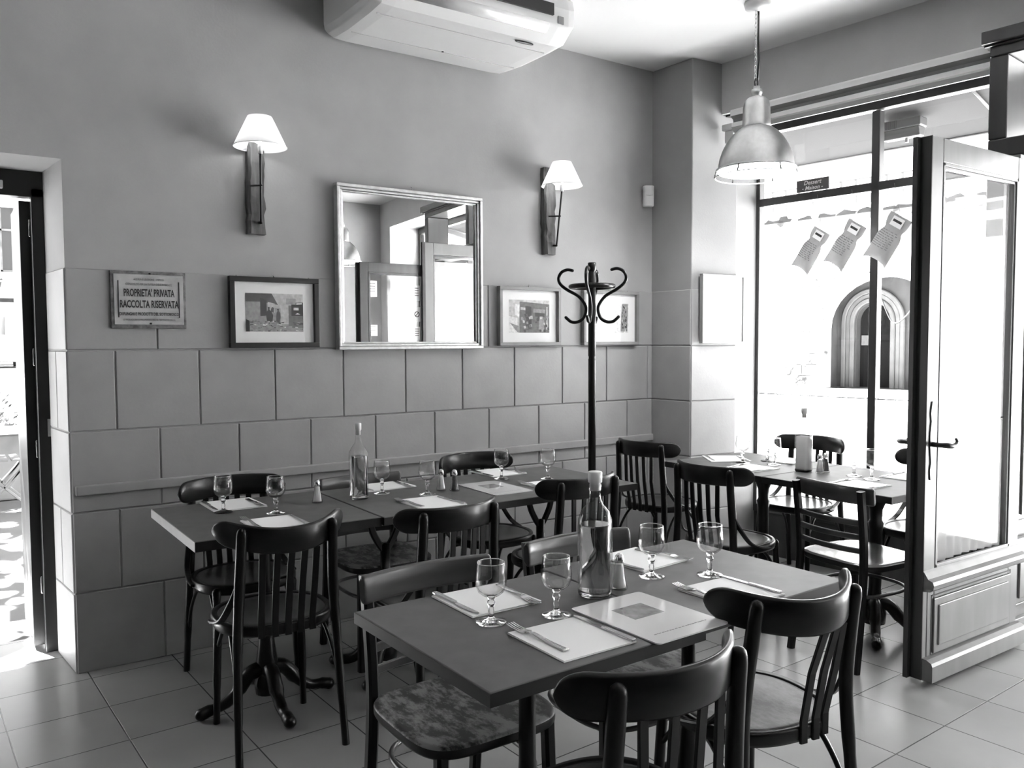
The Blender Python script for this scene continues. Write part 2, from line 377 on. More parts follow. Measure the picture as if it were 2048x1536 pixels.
def shop_window(n, s0, s1, mull, label, d=.40):
    w_ = wthing('window_%d' % n, label, 'window', 'structure')
    fr = MB(); t = .045; q = .03
    wbox(fr, s0, s1, d-q, d+q, 2.74, 2.81); wbox(fr, s0+.008, s0+.036, d-q, d+q, .30, 2.735); wbox(fr, s1-.05, s1, d-q, d+q, .30, 2.735); wbox(fr, s0, s1, d-q, d+q, .28, .33)
    fr.build('window_frame', M_dark, w_, bevel=.005)
    tr = MB(); wbox(tr, s0+.03, s1-.05, d-q, d+q, 2.275, 2.325); tr.build('transom_bar', M_dark, w_, bevel=.005)
    for m_ in mull:
        mu = MB(); wbox(mu, m_-.024, m_+.024, d-q, d+q, .33, 2.735); mu.build('mullion', M_dark, w_, bevel=.005)
    xs = [s0+.03]+list(mull)+[s1-.05]
    for a, b in zip(xs, xs[1:]):
        for z0, z1 in ((.33, 2.275), (2.325, 2.735)):
            g = MB().add([(d, -a, z0), (d, -b, z0), (d, -b, z1), (d, -a, z1)], [(0, 1, 2, 3)]); g.build('pane', M_glass, w_)
    kw = MB(); wbox(kw, s0, s1, d-.02, d+.1, 0, .28); kw.build('sill_panel', M_dark, w_)
    return w_
shop_window(1, -.0, 1.56, [.80], 'tall dark framed shop window behind the window tables')
shop_window(2, 3.62, 5.05, [4.3], 'second dark framed shop window beyond the entrance')

# entrance frame and vestibule
ent = wthing('door_1', 'dark wooden entrance frame with transom light above', 'door frame', 'structure')
e = MB(); wbox(e, 1.585, 3.62, -.14, .10, 2.72, 2.80); e.build('head_rail', M_dark, ent, bevel=.006)
e = MB(); wbox(e, 1.56, 3.65, -.18, .06, 2.775, 2.835); wbox(e, 1.565, 3.645, -.16, .06, 2.765, 2.775); e.build('cornice', M_dark, ent, bevel=.008)
e = MB(); wbox(e, 1.585, 3.62, -.14, .10, 2.255, 2.34); e.build('transom_rail', M_dark, ent, bevel=.006)
e = MB(); wbox(e, 1.585, 1.665, -.14, .10, 2.34, 2.72); wbox(e, 3.54, 3.62, -.14, .10, 2.34, 2.72); wbox(e, 2.56, 2.62, -.14, .10, 2.34, 2.72); e.build('transom_stile', M_dark, ent, bevel=.006)
e = MB(); e.add([(-.02, -1.665, 2.34), (-.02, -3.54, 2.34), (-.02, -3.54, 2.72), (-.02, -1.665, 2.72)], [(0, 1, 2, 3)]); e.build('transom_pane', M_glass, ent)
e = MB(); wbox(e, 1.585, 1.66, -.14, .5, 0, 2.255); e.build('jamb', M_dark, ent, bevel=.004)
e = MB(); wbox(e, 3.54, 3.62, -.14, .5, 0, 2.255); e.build('jamb', M_dark, ent, bevel=.004)
# panelled vestibule side, world-aligned, seen right of the open leaf
vp = MB(); vy = -2.085
def panel_side(mb, x0, x1, y, sg=-1):
    mb.box((x0, y, 0), (x1, y+.05, 2.25))
    mb.box((x0, y+sg*.022, 0), (x1, y, .10)); mb.box((x0-.0, y+sg*.03, .44), (x1, y, .485))
    for za, zb in ((.15, .40), (.55, 2.12)):
        mb.box((x0+.05, y+sg*.006, za), (x0+.062, y, zb)); mb.box((x1-.062, y+sg*.006, za), (x1-.05, y, zb))
        mb.box((x0+.05, y+sg*.006, za), (x1-.05, y, za+.012)); mb.box((x0+.05, y+sg*.006, zb-.012), (x1-.05, y, zb))
        mb.box((x0+.085, y+sg*.01, za+.035), (x1-.085, y, zb-.035))
panel_side(vp, 3.632, 4.25, vy)
struct(vp.build('trim_9', M_lightwood, bevel=.006), 'moulded wooden vestibule side beside the open door')
vp = MB(); panel_side(vp, 3.75, 4.45, -3.82, 1)
struct(vp.build('trim_10', M_lightwood, bevel=.006), 'moulded wooden vestibule side opposite the open door')

# ---- door leaf builder (local: x from hinge outwards 0..w, y thickness, facing -y)
def door_leaf(n, w_, label, M_lightwood=M_lightwood):
    d_ = thing('door_%d' % n, label, 'door', kind='structure'); t = .042; ft, fb, sx = 2.215, .02, .085
    st = MB(); st.box((0, 0, fb), (sx, t, ft)); st.build('stile', M_lightwood, d_, bevel=.004)
    st = MB(); st.box((w_-sx, 0, fb), (w_, t, ft)); st.build('stile', M_lightwood, d_, bevel=.004)
    st = MB(); st.box((sx, 0, 2.12), (w_-sx, t, ft)); st.build('top_rail', M_lightwood, d_, bevel=.003)
    st = MB()
    for a, b in (((sx, -.002, .47), (sx+.014, .008, 2.12)), ((w_-sx-.014, -.002, .47), (w_-sx, .008, 2.12)), ((sx, -.002, 2.106), (w_-sx, .008, 2.12)), ((sx, -.002, .47), (w_-sx, .008, .484)),
                 ((sx+.014, .004, .484), (sx+.026, .018, 2.106)), ((w_-sx-.026, .004, .484), (w_-sx-.014, .018, 2.106)), ((sx+.014, .004, 2.094), (w_-sx-.014, .018, 2.106))):
        st.box(a, b)
    st.build('glazing_bead', M_lightwood, d_, bevel=.002)
    st = MB(); st.box((sx, 0, fb), (w_-sx, t, .47)); st.build('bottom_rail', M_lightwood, d_, bevel=.003)
    pm = MB(); pm.box((.075, -.008, .115), (w_-.075, 0, .345)); pm.box((.105, -.014, .145), (w_-.105, 0, .315)); pm.build('raised_panel', M_lightwood, d_, bevel=.006)
    gr = MB(); gr.box((.062, -.001, .1), (.068, .002, .36)); gr.box((w_-.068, -.001, .1), (w_-.062, .002, .36)); gr.box((.062, -.001, .354), (w_-.062, .002, .36)); gr.box((w_-.036, -.001, .1), (w_-.030, .002, .39)); gr.build('panel_groove', M_print, d_)
    ml = MB(); pr_ = [(0, .385), (-.03, .39), (-.042, .40), (-.045, .418), (-.04, .432), (-.02, .44), (-.006, .462), (0, .47)]
    ml.add([(-.0, y, z) for y, z in pr_]+[(w_, y, z) for y, z in pr_], [(i, i+1, len(pr_)+i+1, len(pr_)+i) for i in range(len(pr_)-1)]+[tuple(range(len(pr_))), tuple(range(len(pr_), 2*len(pr_)))]); ml.build('sill_moulding', M_lightwood, d_)
    ml = MB(); pr_ = [(0, .02), (-.045, .02), (-.045, .085), (-.04, .098), (-.02, .108), (0, .11)]
    ml.add([(-.0, y, z) for y, z in pr_]+[(w_, y, z) for y, z in pr_], [(i, i+1, len(pr_)+i+1, len(pr_)+i) for i in range(len(pr_)-1)]+[tuple(range(len(pr_))), tuple(range(len(pr_), 2*len(pr_)))]); ml.build('kick_moulding', M_lightwood, d_)
    ed = MB(); ed.box((w_, -.002, fb), (w_+.006, t+.002, ft)); ed.box((w_+.0, t+.002, fb), (w_+.03, t+.022, ft)); ed.build('meeting_edge', M_dark, d_, bevel=.002)  # dark wood stands for the backlit shade on the free edge
    g = MB().add([(sx, t*.5, .47), (w_-sx, t*.5, .47), (w_-sx, t*.5, 2.12), (sx, t*.5, 2.12)], [(0, 1, 2, 3)]); g.build('door_pane', M_glass, d_)
    if n == 2:
        dc = MB(); mu_, mv_ = 60, 8; vs = []
        for i in range(mu_+1):
            x = sx+.01+(w_-2*sx-.02)*i/mu_
            for j in range(mv_+1):
                k = j/mv_; vs.append((x, t*.5+.016+.006*math.sin(x*95)*(.4+.6*k), 1.055-.03*abs(math.sin(x*26))*(1-k)**3-(.578+.004*math.sin(x*12))*k))
        dc.add(vs, [(i*(mv_+1)+j, (i+1)*(mv_+1)+j, (i+1)*(mv_+1)+j+1, i*(mv_+1)+j+1) for i in range(mu_) for j in range(mv_)], True); dc.build('door_curtain', M_curtain, d_)
        MB().tube([(sx, t*.5+.016, 1.056), (w_-sx, t*.5+.016, 1.056)], .0035, 6).build('curtain_rod', M_chrome, d_)
    # handle: ornate back plate and curled lever both sides
    hx = w_-.04; pl = MB()
    pl.prism([(-.011, -.16), (.011, -.16), (.016, -.12), (.009, -.09), (.018, -.02), (.018, .03), (.010, .08), (.017, .11), (.006, .16), (-.006, .16), (-.017, .11), (-.010, .08), (-.018, .03), (-.018, -.02), (-.009, -.09), (-.016, -.12)], 0, .005, lambda a, b, c_: (hx+a, -c_, 1.0+b))
    h = pl.build('lock_plate', M_blackm, d_)
    for sg, y0 in ((-1, -.005), (1, t+.02)):
        lv = MB(); e_ = sg*(.05 if sg < 0 else .085); pts = [(hx, y0, .985), (hx, y0+e_*.7, .985), (hx-.02, y0+e_, .984), (hx-.06, y0+e_, .978), (hx-.085, y0+e_, .985), (hx-.094, y0+e_, .997), (hx-.085, y0+e_, 1.005)]
        lv.tube(pts, [.010, .010, .012, .010, .008, .007, .006], 8, round_ends=True); lv.build('door_handle', M_blackm, d_)
    return d_
d2 = door_leaf(2, .80, 'open half glazed entrance leaf with curled handle, swung inside')
d2.location = (3.615, -2.125, 0)
d2.scale = (-1, 1, 1)
d3 = door_leaf(3, .80, 'second open entrance leaf, seen only in the mirror', mat('backlit_door_paint', .03, .4, noise=.3, nscale=14, stretch=(1, 1, .2)))  # same paint as the other leaf, darkened for its backlit look
d3.location = (3.86, -3.86, 0); d3.rotation_euler = (0, 0, R(180))

# café curtain on a rod
def half_curtain(sa, sb, label):
    cur = wthing('cafe_curtain', label, 'curtain'); cur['group'] = 'half curtains in the shop window'
    MB().tube([(.384, -sa, 1.062), (.384, -sb, 1.062)], .004, 8).build('curtain_rod', M_chrome, cur)
    cl = MB(); nu, nv = 80, 12; vs = []; nc_ = round((sb-sa)/.122); per = (sb-sa)/nc_
    for i in range(nu+1):
        s_ = sa+(sb-sa)*i/nu; ph = ((s_-sa) % per)/per
        dip = .050*math.sin(PI*ph)**.8
        zt = 1.060-dip; zb = .345+.02*math.sin(s_*9)+.012*math.sin(s_*23)
        for j in range(nv+1):
            k = j/nv; vs.append((.384+.010*math.sin(s_*52)*(.25+.75*k)-.05*k*k*abs(math.sin(s_*4.2)), -s_, zt+(zb-zt)*k))
    cl.add(vs, [(i*(nv+1)+j, (i+1)*(nv+1)+j, (i+1)*(nv+1)+j+1, i*(nv+1)+j+1) for i in range(nu) for j in range(nv)], True)
    cl.build('curtain_cloth', M_curtain, cur)
    for k in range(nc_+1):
        MB().tube([(.384+.008*math.cos(a_), -(sa+per*k), 1.060+.008*math.sin(a_)) for a_ in [R(x) for x in range(0, 360, 45)]], .0015, 5, closed=True).build('clip_ring', M_chrome, cur)
half_curtain(.045, .772, 'sheer white half curtain left of the window mullion')
half_curtain(.828, 1.505, 'sheer white half curtain right of the window mullion')

# ---- street doorway on the left
dl = thing('door_4', 'black framed street doorway at the left edge, standing open', 'door', (0, 0, 0), 0, None, 'structure')
MB().box((-.085, .36, 0), (-.036, .43, 2.1)).build('jamb', M_blackm, dl, bevel=.003)
MB().box((-1.1, .36, 2.06), (-.036, .43, 2.174)).build('head_rail', M_blackm, dl, bevel=.003)
MB().box((-1.1, .36, 0), (-1.05, .43, 2.1)).build('jamb', M_blackm, dl, bevel=.003)
lf = MB().box((-.128, .425, .02), (-.080, .90, 2.05)).build('open_leaf', M_blackm, dl, bevel=.003)
for z in (.30, .93, 1.35, 1.93):
    MB().tube([(-.088, .425, z-.035), (-.088, .425, z+.035)], .006, 8, round_ends=True).build('hinge', M_chrome, dl)
MB().box((-.05, .352, .99), (-.03, .362, 1.07)).build('strike_plate', M_chrome, dl)
MB().box((-.42, .335, 2.085), (-.19, .36, 2.12)).build('door_closer', M_plastic, dl, bevel=.004)

# ================================================================== AIR CONDITIONER
ac = thing('air_conditioner', 'white ceiling hung air conditioner above the mirror wall', 'air conditioner', (0, 0, 0))
pf = [(-.005, 3.118), (-.005, 2.905), (-.03, 2.885), (-.20, 2.872), (-.44, 2.872), (-.56, 2.878), (-.645, 2.945), (-.65, 3.03), (-.635, 3.085), (-.60, 3.118)]
x0, x1 = 1.14, 2.21
def prof_at(k, ins):
    cy = sum(p[0] for p in pf)/len(pf); out = []
    for y, z in pf:
        zz = z+(3.118-z)*ins*.55; out.append((y+(cy-y)*ins*.22, zz))
    return out
secs = [(x0, .34), (x0+.012, .14), (x0+.05, .03), (x0+.11, 0), (x1-.11, 0), (x1-.05, .03), (x1-.012, .14), (x1, .34)]
body = MB(); body.rings([[(x, y, z) for y, z in prof_at(0, ins)] for x, ins in secs], False, True, False)
body.build('housing', M_plastic, ac, bevel=.008, seg=3)
M_seam = mat('seam_plastic', .5, .4)
for (ya, za) in ((-.20, 2.8705), (-.47, 2.8715)):
    MB().box((x0+.07, ya-.0015, za-.0012), (x1-.07, ya+.0015, za+.003)).build('seam', M_seam, ac)
lv = MB(); lv.tube([(x0+.12, -.612, 2.942), (x1-.17, -.612, 2.942)], .034, 14); lv.build('louvre', mat('louvre_gloss', .7, .15), ac)
MB().box((x0+.12, -.648, 2.985), (x1-.15, -.66, 3.04)).build('air_outlet', M_print, ac)
MB().box((x1-.118, -.642, 2.955), (x1-.085, -.652, 2.99)).build('display', M_plastic_g, ac)
lg = MB(); lg.prism([(.055*math.cos(a), .013*math.sin(a)) for a in [2*PI*i/24 for i in range(24)]], 0, .003, lambda a, b, c_: (x1-.24+a, -.535+b, 2.8735-c_)); lg.build('emblem', M_print, ac)
lg = MB(); lg.prism([(.045*math.cos(a), .008*math.sin(a)) for a in [2*PI*i/24 for i in range(24)]], 0, .004, lambda a, b, c_: (x1-.24+a, -.537+b, 2.8735-c_)); lg.build('emblem_inlay', M_chrome, ac)
MB().lathe([(0, 0), (.006, .001), (.006, .004)], 10, (1.70, -.205, 2.868)).build('screw', M_print, ac)

# ================================================================== PENDANT LAMP
pd = thing('pendant_lamp', 'spun aluminium industrial pendant lamp over the window table', 'pendant lamp', (3.05, -1.07, 0))
MB().lathe([(0, 3.085), (.03, 3.085), (.062, 3.10), (.068, H), (0, H)], 24).build('canopy', M_plastic, pd)
MB().tube([(.008, 0, 3.09), (.012, .004, 2.95), (.010, -.004, 2.85), (.006, 0, 2.74)], .0055, 8).build('cord', M_blackm, pd)
chn = MB()
for i in range(17):
    z = 3.075-i*.021; a = PI/2*(i % 2)
    chn.tube([(-.012+.006*math.cos(q)*math.cos(a), .006*math.cos(q)*math.sin(a), z+.013*math.sin(q)) for q in [2*PI*k/8 for k in range(8)]], .0017, 5, closed=True)
chn.build('chain', M_chrome, pd)
MB().tube([(-.004+.012*math.cos(q), 0, 2.725+.022*math.sin(q)) for q in [2*PI*k/12 for k in range(12)]], .0035, 6, closed=True).build('hook', M_blackm, pd)
MB().lathe([(0, 2.71), (.016, 2.708), (.017, 2.695), (.026, 2.692), (.027, 2.672), (.024, 2.668), (.024, 2.652)], 24).build('cap', M_alu, pd)
MB().lathe([(.024, 2.655), (.045, 2.648), (.062, 2.63), (.068, 2.60), (.070, 2.52), (.074, 2.505), (.072, 2.498)], 32).build('neck', M_alu, pd)
dome = [(.072, 2.500), (.085, 2.493), (.105, 2.478), (.130, 2.452), (.152, 2.42), (.170, 2.385), (.183, 2.345), (.189, 2.31), (.191, 2.292)]
MB().lathe(dome, 48).build('shade', M_alu, pd)
MB().lathe([(r-.004, z-.002) for r, z in dome], 48).build('shade_lining', M_white_in, pd)
MB().tube([(.196*math.cos(q), .196*math.sin(q), 2.288) for q in [2*PI*k/48 for k in range(48)]], .006, 8, closed=True).build('rim', M_alu, pd)
MB().tube([(.205*math.cos(q), .205*math.sin(q), 2.252) for q in [2*PI*k/48 for k in range(48)]], .003, 6, closed=True).build('guard_ring', M_alu, pd)
for k in range(6):
    q = 2*PI*k/6+.25; cu, su = math.cos(q), math.sin(q)
    MB().tube([(.197*cu, .197*su, 2.288), (.207*cu, .207*su, 2.252)], .004, 6).build('guard_clip', M_blackm, pd)
MB().lathe([(0, 2.262), (.10, 2.264), (.186, 2.274), (.187, 2.282), (.10, 2.272), (0, 2.27)], 40).build('diffuser', emis('lit_diffuser', .9, 14.0), pd)

dup(pd, (3.2, -4.62, 0), 1.0, 'spun aluminium pendant lamp seen only in the mirror')
# ================================================================== WALL SCONCES
def sconce(px, label, tw):
    sc = thing('wall_sconce', label, 'wall lamp', (px, 0, 0), 0, 'driftwood wall sconces')
    bd = MB(); rings = []; rnd = random.Random(tw)
    for i in range(15):
        z = 1.915+(.42 if tw == 1 else .50)*i/14; k = i/14
        xl = -.042+rnd.uniform(-.004, .004)+(-.006*k if tw == 2 else 0); xr = .036+rnd.uniform(-.004, .004)
        rings.append([(xl, .008, z), (xr, .008, z), (xr+rnd.uniform(-.003, .003), -.028, z), (xl+.012, -.036+rnd.uniform(-.004, .004), z), (xl, -.026, z)])
    bd.rings(rings, False, True, False); bd.build('board', M_drift, sc)
    xt, xb = (-.013, .008) if tw == 1 else (.005, .022)
    MB().tube([(xb, -.058, 1.966), (xt, -.13, 2.27)], .0055, 8, round_ends=True).build('rod', M_blackm, sc)
    MB().tube([(.5*(xb+xt)-.03, -.03, 2.135), (.5*(xb+xt)+.002, -.102, 2.13)], .0045, 8, round_ends=True).build('peg', M_blackm, sc)
    MB().tube([(xb, -.03, 1.968), (xb, -.058, 1.966)], .007, 8, round_ends=True).build('foot_stud', M_blackm, sc)
    MB().lathe([(0, 2.265), (.011, 2.265), (.012, 2.30), (.006, 2.32), (0, 2.32)], 14, (xt, -.13, 0)).build('lamp_holder', M_white_in, sc)
    MB().lathe([(0, 2.318), (.012, 2.322), (.016, 2.34), (.012, 2.36), (0, 2.366)], 14, (xt, -.13, 0)).build('bulb', M_bulb, sc)
    sh = MB(); sh.lathe([(.118, 2.295), (.054, 2.43)], 40, (xt, -.13, 0)); sh.lathe([(.116, 2.296), (.0525, 2.429)], 40, (xt, -.13, 0))
    sh.build('lamp_shade', M_shade, sc, recalc=False)
    MB().tube([(xt+.118*math.cos(q), -.13+.118*math.sin(q), 2.295) for q in [2*PI*k/40 for k in range(40)]], .0018, 6, closed=True).build('shade_trim', M_white_in, sc)
    return sc
M_shade = cloth('lamp_shade_fabric', .9, .6)
sconce(.80, 'driftwood wall sconce with glowing white shade, left of the mirror', 1)
sconce(2.515, 'driftwood wall sconce with glowing white shade, right of the mirror', 2)

# ================================================================== WALL THINGS
def picture(x0, x1, z0, z1, fwid, dep, fm, label, art=None, mount=.05, lean=0.0):
    p = thing('framed_picture', label, 'picture', ((x0+x1)/2, 0, (z0+z1)/2), 0, 'framed pictures on the dado'); hw, hh = (x1-x0)/2, (z1-z0)/2
    p.rotation_euler = (-lean, 0, 0)
    f = MB()
    for a, b in (((-hw, -dep, -hh), (hw, 0, -hh+fwid)), ((-hw, -dep, hh-fwid), (hw, 0, hh)), ((-hw, -dep, -hh+fwid), (-hw+fwid, 0, hh-fwid)), ((hw-fwid, -dep, -hh+fwid), (hw, 0, hh-fwid))): f.box(a, b)
    f.build('picture_frame', fm, p, bevel=.002)
    MB().box((-hw+fwid, -.012, -hh+fwid), (hw-fwid, -.004, hh-fwid)).build('mount', M_mat, p)
    if art: art(p, hw-fwid-mount, hh-fwid-mount)
    g = MB().add([(-hw+fwid, -.018, -hh+fwid), (hw-fwid, -.018, -hh+fwid), (hw-fwid, -.018, hh-fwid), (-hw+fwid, -.018, hh-fwid)], [(0, 1, 2, 3)]); g.build('glazing', M_pic_glass, p)
    MB().lathe([(0, 0), (.004, .002), (.004, .012), (0, .014)], 8, (0, -.006, hh)).build('hook', M_chrome, p)
    return p
def pm(n, v): return mat('print_grey_%s' % n, v, .6, noise=.25, nscale=60, detail=8)
PG = [pm('a', .012), pm('b', .05), pm('c', .14), pm('d', .30), pm('e', .52), pm('f', .75)]
def flat_art(p, polys, name='photo_print'):
    mb = MB()
    for k, (gi, pts) in enumerate(polys):
        y = -.0128-.00006*k
        mb.add([(a, y, b) for a, b in pts], [tuple(range(len(pts)))], False, gi)
    mb.build(name, PG, p, recalc=False)
def rect(a, b, c_, d_): return [(a, c_), (b, c_), (b, d_), (a, d_)]
def art_market(p, aw, ah):
    X = lambda k: -aw+2*aw*k; Z = lambda k: -ah+2*ah*k; P = lambda *q: [(X(a), Z(b)) for a, b in q]; rn = random.Random(3)
    po = [(3, rect(-aw, aw, -ah, ah)), (4, P((.5, .62), (1, .6), (1, 1), (.45, 1))), (1, P((0, .78), (.25, .78), (.55, .72), (.45, 1), (0, 1))), (3, P((0, .38), (.25, .45), (.25, .78), (0, .74))),
          (0, P((.25, .4), (.36, .42), (.36, .86), (.25, .9))), (1, P((.2, .92), (.5, .72), (.56, .7), (.42, .98))), (4, P((.38, .5), (.5, .5), (.5, .74), (.38, .78))), (1, P((.43, .52), (.48, .5), (.485, .62), (.46, .65), (.435, .6))),
          (4, P((.6, .2), (.74, .2), (.74, .66), (.6, .66))), (2, P((.74, .15), (.8, .15), (.8, .7), (.74, .7))), (0, P((.79, .42), (1, .42), (1, .78), (.79, .77))), (5, P((.88, .72), (.98, .73), (.98, .77), (.88, .76))), (5, P((.83, .57), (.92, .57), (.92, .64), (.83, .64))),
          (3, P((.7, .88), (.87, .88), (.87, .72), (.7, .72))), (5, P((.86, .46), (.95, .46), (.9, .5))), (2, P((.8, .1), (1, .1), (1, .42), (.8, .42)))]
    # two standing figures in dark coats
    po += [(0, P((.36, .28), (.455, .27), (.47, .42), (.44, .53), (.41, .57), (.405, .60), (.385, .60), (.38, .56), (.355, .52), (.35, .40))), (0, P((.38, .60), (.41, .60), (.41, .645), (.38, .645)))]
    po += [(1, P((.52, .24), (.58, .24), (.6, .4), (.59, .5), (.565, .56), (.55, .56), (.53, .5), (.52, .38))), (0, P((.54, .56), (.57, .56), (.57, .60), (.535, .60))), (0, P((.56, .17), (.6, .17), (.6, .24), (.56, .24)))]
    for k in range(70):      # crates of vegetables and newspapers
        a = rn.uniform(0, .68); b = rn.uniform(.0, .30-.1*abs(a-.2)); w_ = rn.uniform(.02, .06); h_ = rn.uniform(.012, .03)
        po.append((rn.choice((0, 1, 2, 3, 4, 5)), P((a, b), (min(a+w_, .72), b+rn.uniform(-.01, .01)), (min(a+w_*.9, .72), b+h_), (a+.004, b+h_))))
    po += [(0, P((0, 0), (.06, 0), (.06, .28), (0, .32)))]
    for k in range(14):
        a = rn.uniform(.8, .95); b = rn.uniform(0, .25); po.append((rn.choice((1, 3, 5)), P((a, b), (a+.05, b-.01), (a+.05, b+.012), (a, b+.02))))
    flat_art(p, po)
def art_shop(p, aw, ah):
    X = lambda k: -aw+2*aw*k; Z = lambda k: -ah+2*ah*k; P = lambda *q: [(X(a), Z(b)) for a, b in q]; rn = random.Random(5)
    po = [(4, rect(-aw, aw, -ah, ah)), (2, P((.25, 0), (1, 0), (1, .88), (.26, .95))), (5, P((.15, .55), (.25, .45), (.26, .85), (.15, .88))), (5, P((0, 0), (.22, 0), (.2, .45), (0, .5))), (3, P((.02, .3), (.2, .02), (.24, 0), (.24, .2))),
          (4, P((.28, .7), (.45, .68), (.45, .76), (.28, .78))), (3, P((.6, .62), (.9, .6), (.9, .72), (.6, .74))), (1, P((.4, .1), (.55, .1), (.55, .8), (.4, .82))), (1, P((.64, .5), (.88, .48), (.88, .6), (.64, .62))), (4, P((.92, .1), (.96, .1), (.96, .8), (.92, .8)))]
    for k in range(40):
        a = rn.uniform(.28, .95); b = rn.uniform(0, .5); po.append((rn.choice((1, 2, 3, 4)), P((a, b), (a+.05, b+.01), (a+.04, b+.09), (a-.01, b+.08))))
    po += [(3, P((.72, .1), (.86, .1), (.84, .42), (.74, .42))), (4, P((.75, .42), (.82, .42), (.82, .5), (.75, .5)))]
    flat_art(p, po)
def art_glare(p, aw, ah):
    X = lambda k: -aw+2*aw*k; Z = lambda k: -ah+2*ah*k; P = lambda *q: [(X(a), Z(b)) for a, b in q]; rn = random.Random(9)
    po = [(5, rect(-aw, aw, -ah, ah)), (3, P((.78, .05), (.97, .05), (.99, .98), (.82, .98)))]  # pale ground stands for window glare washing out the print
    for k in range(26):
        a = rn.uniform(.80, .94); b = rn.uniform(.05, .9); po.append((rn.choice((1, 2, 3, 4)), P((a, b), (a+.03, b), (a+.03, b+.07), (a, b+.07))))
    flat_art(p, po)
picture(.664, 1.094, 1.386, 1.718, .024, .032, M_pframe_b, 'black framed market photograph left of the mirror', art_market, .052)
picture(2.155, 2.590, 1.386, 1.722, .019, .034, M_pframe_g, 'grey framed shopfront photograph right of the mirror', art_shop, .055)
picture(2.765, 3.215, 1.386, 1.718, .019, .034, M_pframe_g, 'grey framed picture behind the coat stand', art_glare, .055)
b4 = thing('framed_picture', 'pale wooden framed board hung on the pillar front', 'picture', (3.612, -.362, 1.607), 0, 'framed pictures on the dado')
f = MB()
for a, b in (((-.192, -.014, -.214), (.192, .012, -.203)), ((-.192, -.014, .203), (.192, .012, .214)), ((-.192, -.014, -.203), (-.181, .012, .203)), ((.181, -.014, -.203), (.192, .012, .203))): f.box(a, b)
f.build('picture_frame', mat('shaded_pale_frame', .22, .45), b4, bevel=.002)  # pale frame darkened, its shadowed side put into the colour
MB().box((-.181, -.006, -.203), (.181, .008, .203)).build('mount', mat('white_board', .85, .6), b4)

mir = thing('wall_mirror', 'large silver framed mirror hung between the two sconces', 'mirror', (1.612, 0, 1.783))
hw, hh = .424, .412; f = MB()
for ins, wd, dp in ((0, .017, .046), (.017, .013, .036), (.030, .010, .027)):
    a, b = hw-ins, hh-ins
    for p0, p1 in (((-a, -dp, -b), (a, 0, -b+wd)), ((-a, -dp, b-wd), (a, 0, b)), ((-a, -dp, -b+wd), (-a+wd, 0, b-wd)), ((a-wd, -dp, -b+wd), (a, 0, b-wd))): f.box(p0, p1)
f.build('mirror_frame', M_silver, mir, bevel=.004, seg=3)
MB().box((-hw+.038, -.016, -hh+.038), (hw-.038, -.004, hh-.038)).build('mirror_glass', M_mirror, mir)
MB().tube([(0, -.02, hh), (0, -.03, hh+.014), (0, -.016, hh+.02)], .002, 6).build('hook', M_chrome, mir)

sg = thing('notice_plaque', 'weathered metal private property plaque near the street door', 'sign', (.322, 0, 1.598))
M_enamel = mat('weathered_enamel', .42, .5, noise=.18, nscale=14); M_edge = mat('plaque_edge', .16, .6, noise=.5, nscale=40)
MB().box((-.154, -.012, -.124), (.154, 0, .124)).build('backing_board', M_edge, sg, bevel=.002)
MB().box((-.142, -.0155, -.108), (.142, -.01, .110)).build('enamel_plate', M_enamel, sg, bevel=.002)
for x in (-.124, .124): MB().tube([(x, -.016, -.075), (x, -.018, 0), (x, -.016, .08)], .0022, 6, round_ends=True).build('side_rod', M_blackm, sg)
for z in (-.104, .113): MB().lathe([(0, -.003), (.005, -.001), (.005, .004), (0, .006)], 10, (.004, -.016, z)).build('nail', M_blackm, sg)
for txt, z, sz, sx, bo, m_ in (('AQUILA E LEVERONE - IMPERIA', .088, .0135, .66, .0, M_greyprint), ("CONSORZIO PER LA TUTELA DELL'AMBIENTE", .067, .0145, .64, .0, M_greyprint), ("PROPRIETA' PRIVATA", .029, .044, .50, .0011, M_print),
                           ('RACCOLTA RISERVATA', -.020, .044, .52, .0011, M_print), ('DI FUNGHI E PRODOTTI DEL SOTTOBOSCO', -.062, .0185, .66, .0004, M_print), ('LE VIOLAZIONI SONO PERSEGUIBILI A TERMINE DI LEGGE', -.087, .0125, .66, .0, M_greyprint)):
    text_mesh(txt, sz, m_, sg, (0, -.0162, z), (R(90), 0, 0), sx, bo)

ms = thing('motion_sensor', 'white alarm motion sensor high in the room corner', 'motion sensor', (3.305, -.012, 2.325), R(-30))
MB().prism([(-.036, 0), (.036, 0), (.033, -.034), (.02, -.045), (-.02, -.045), (-.033, -.034)], -.066, .066).build('housing', M_plastic, ms, bevel=.008, seg=3)
MB().tube([(-.022, -.046, .004), (0, -.0475, .0), (.022, -.046, .004)], .0012, 5).build('lens_line', M_plastic_g, ms)
MB().box((-.02, -.01, -.05), (.02, .012, .05)).build('bracket', M_plastic, ms)

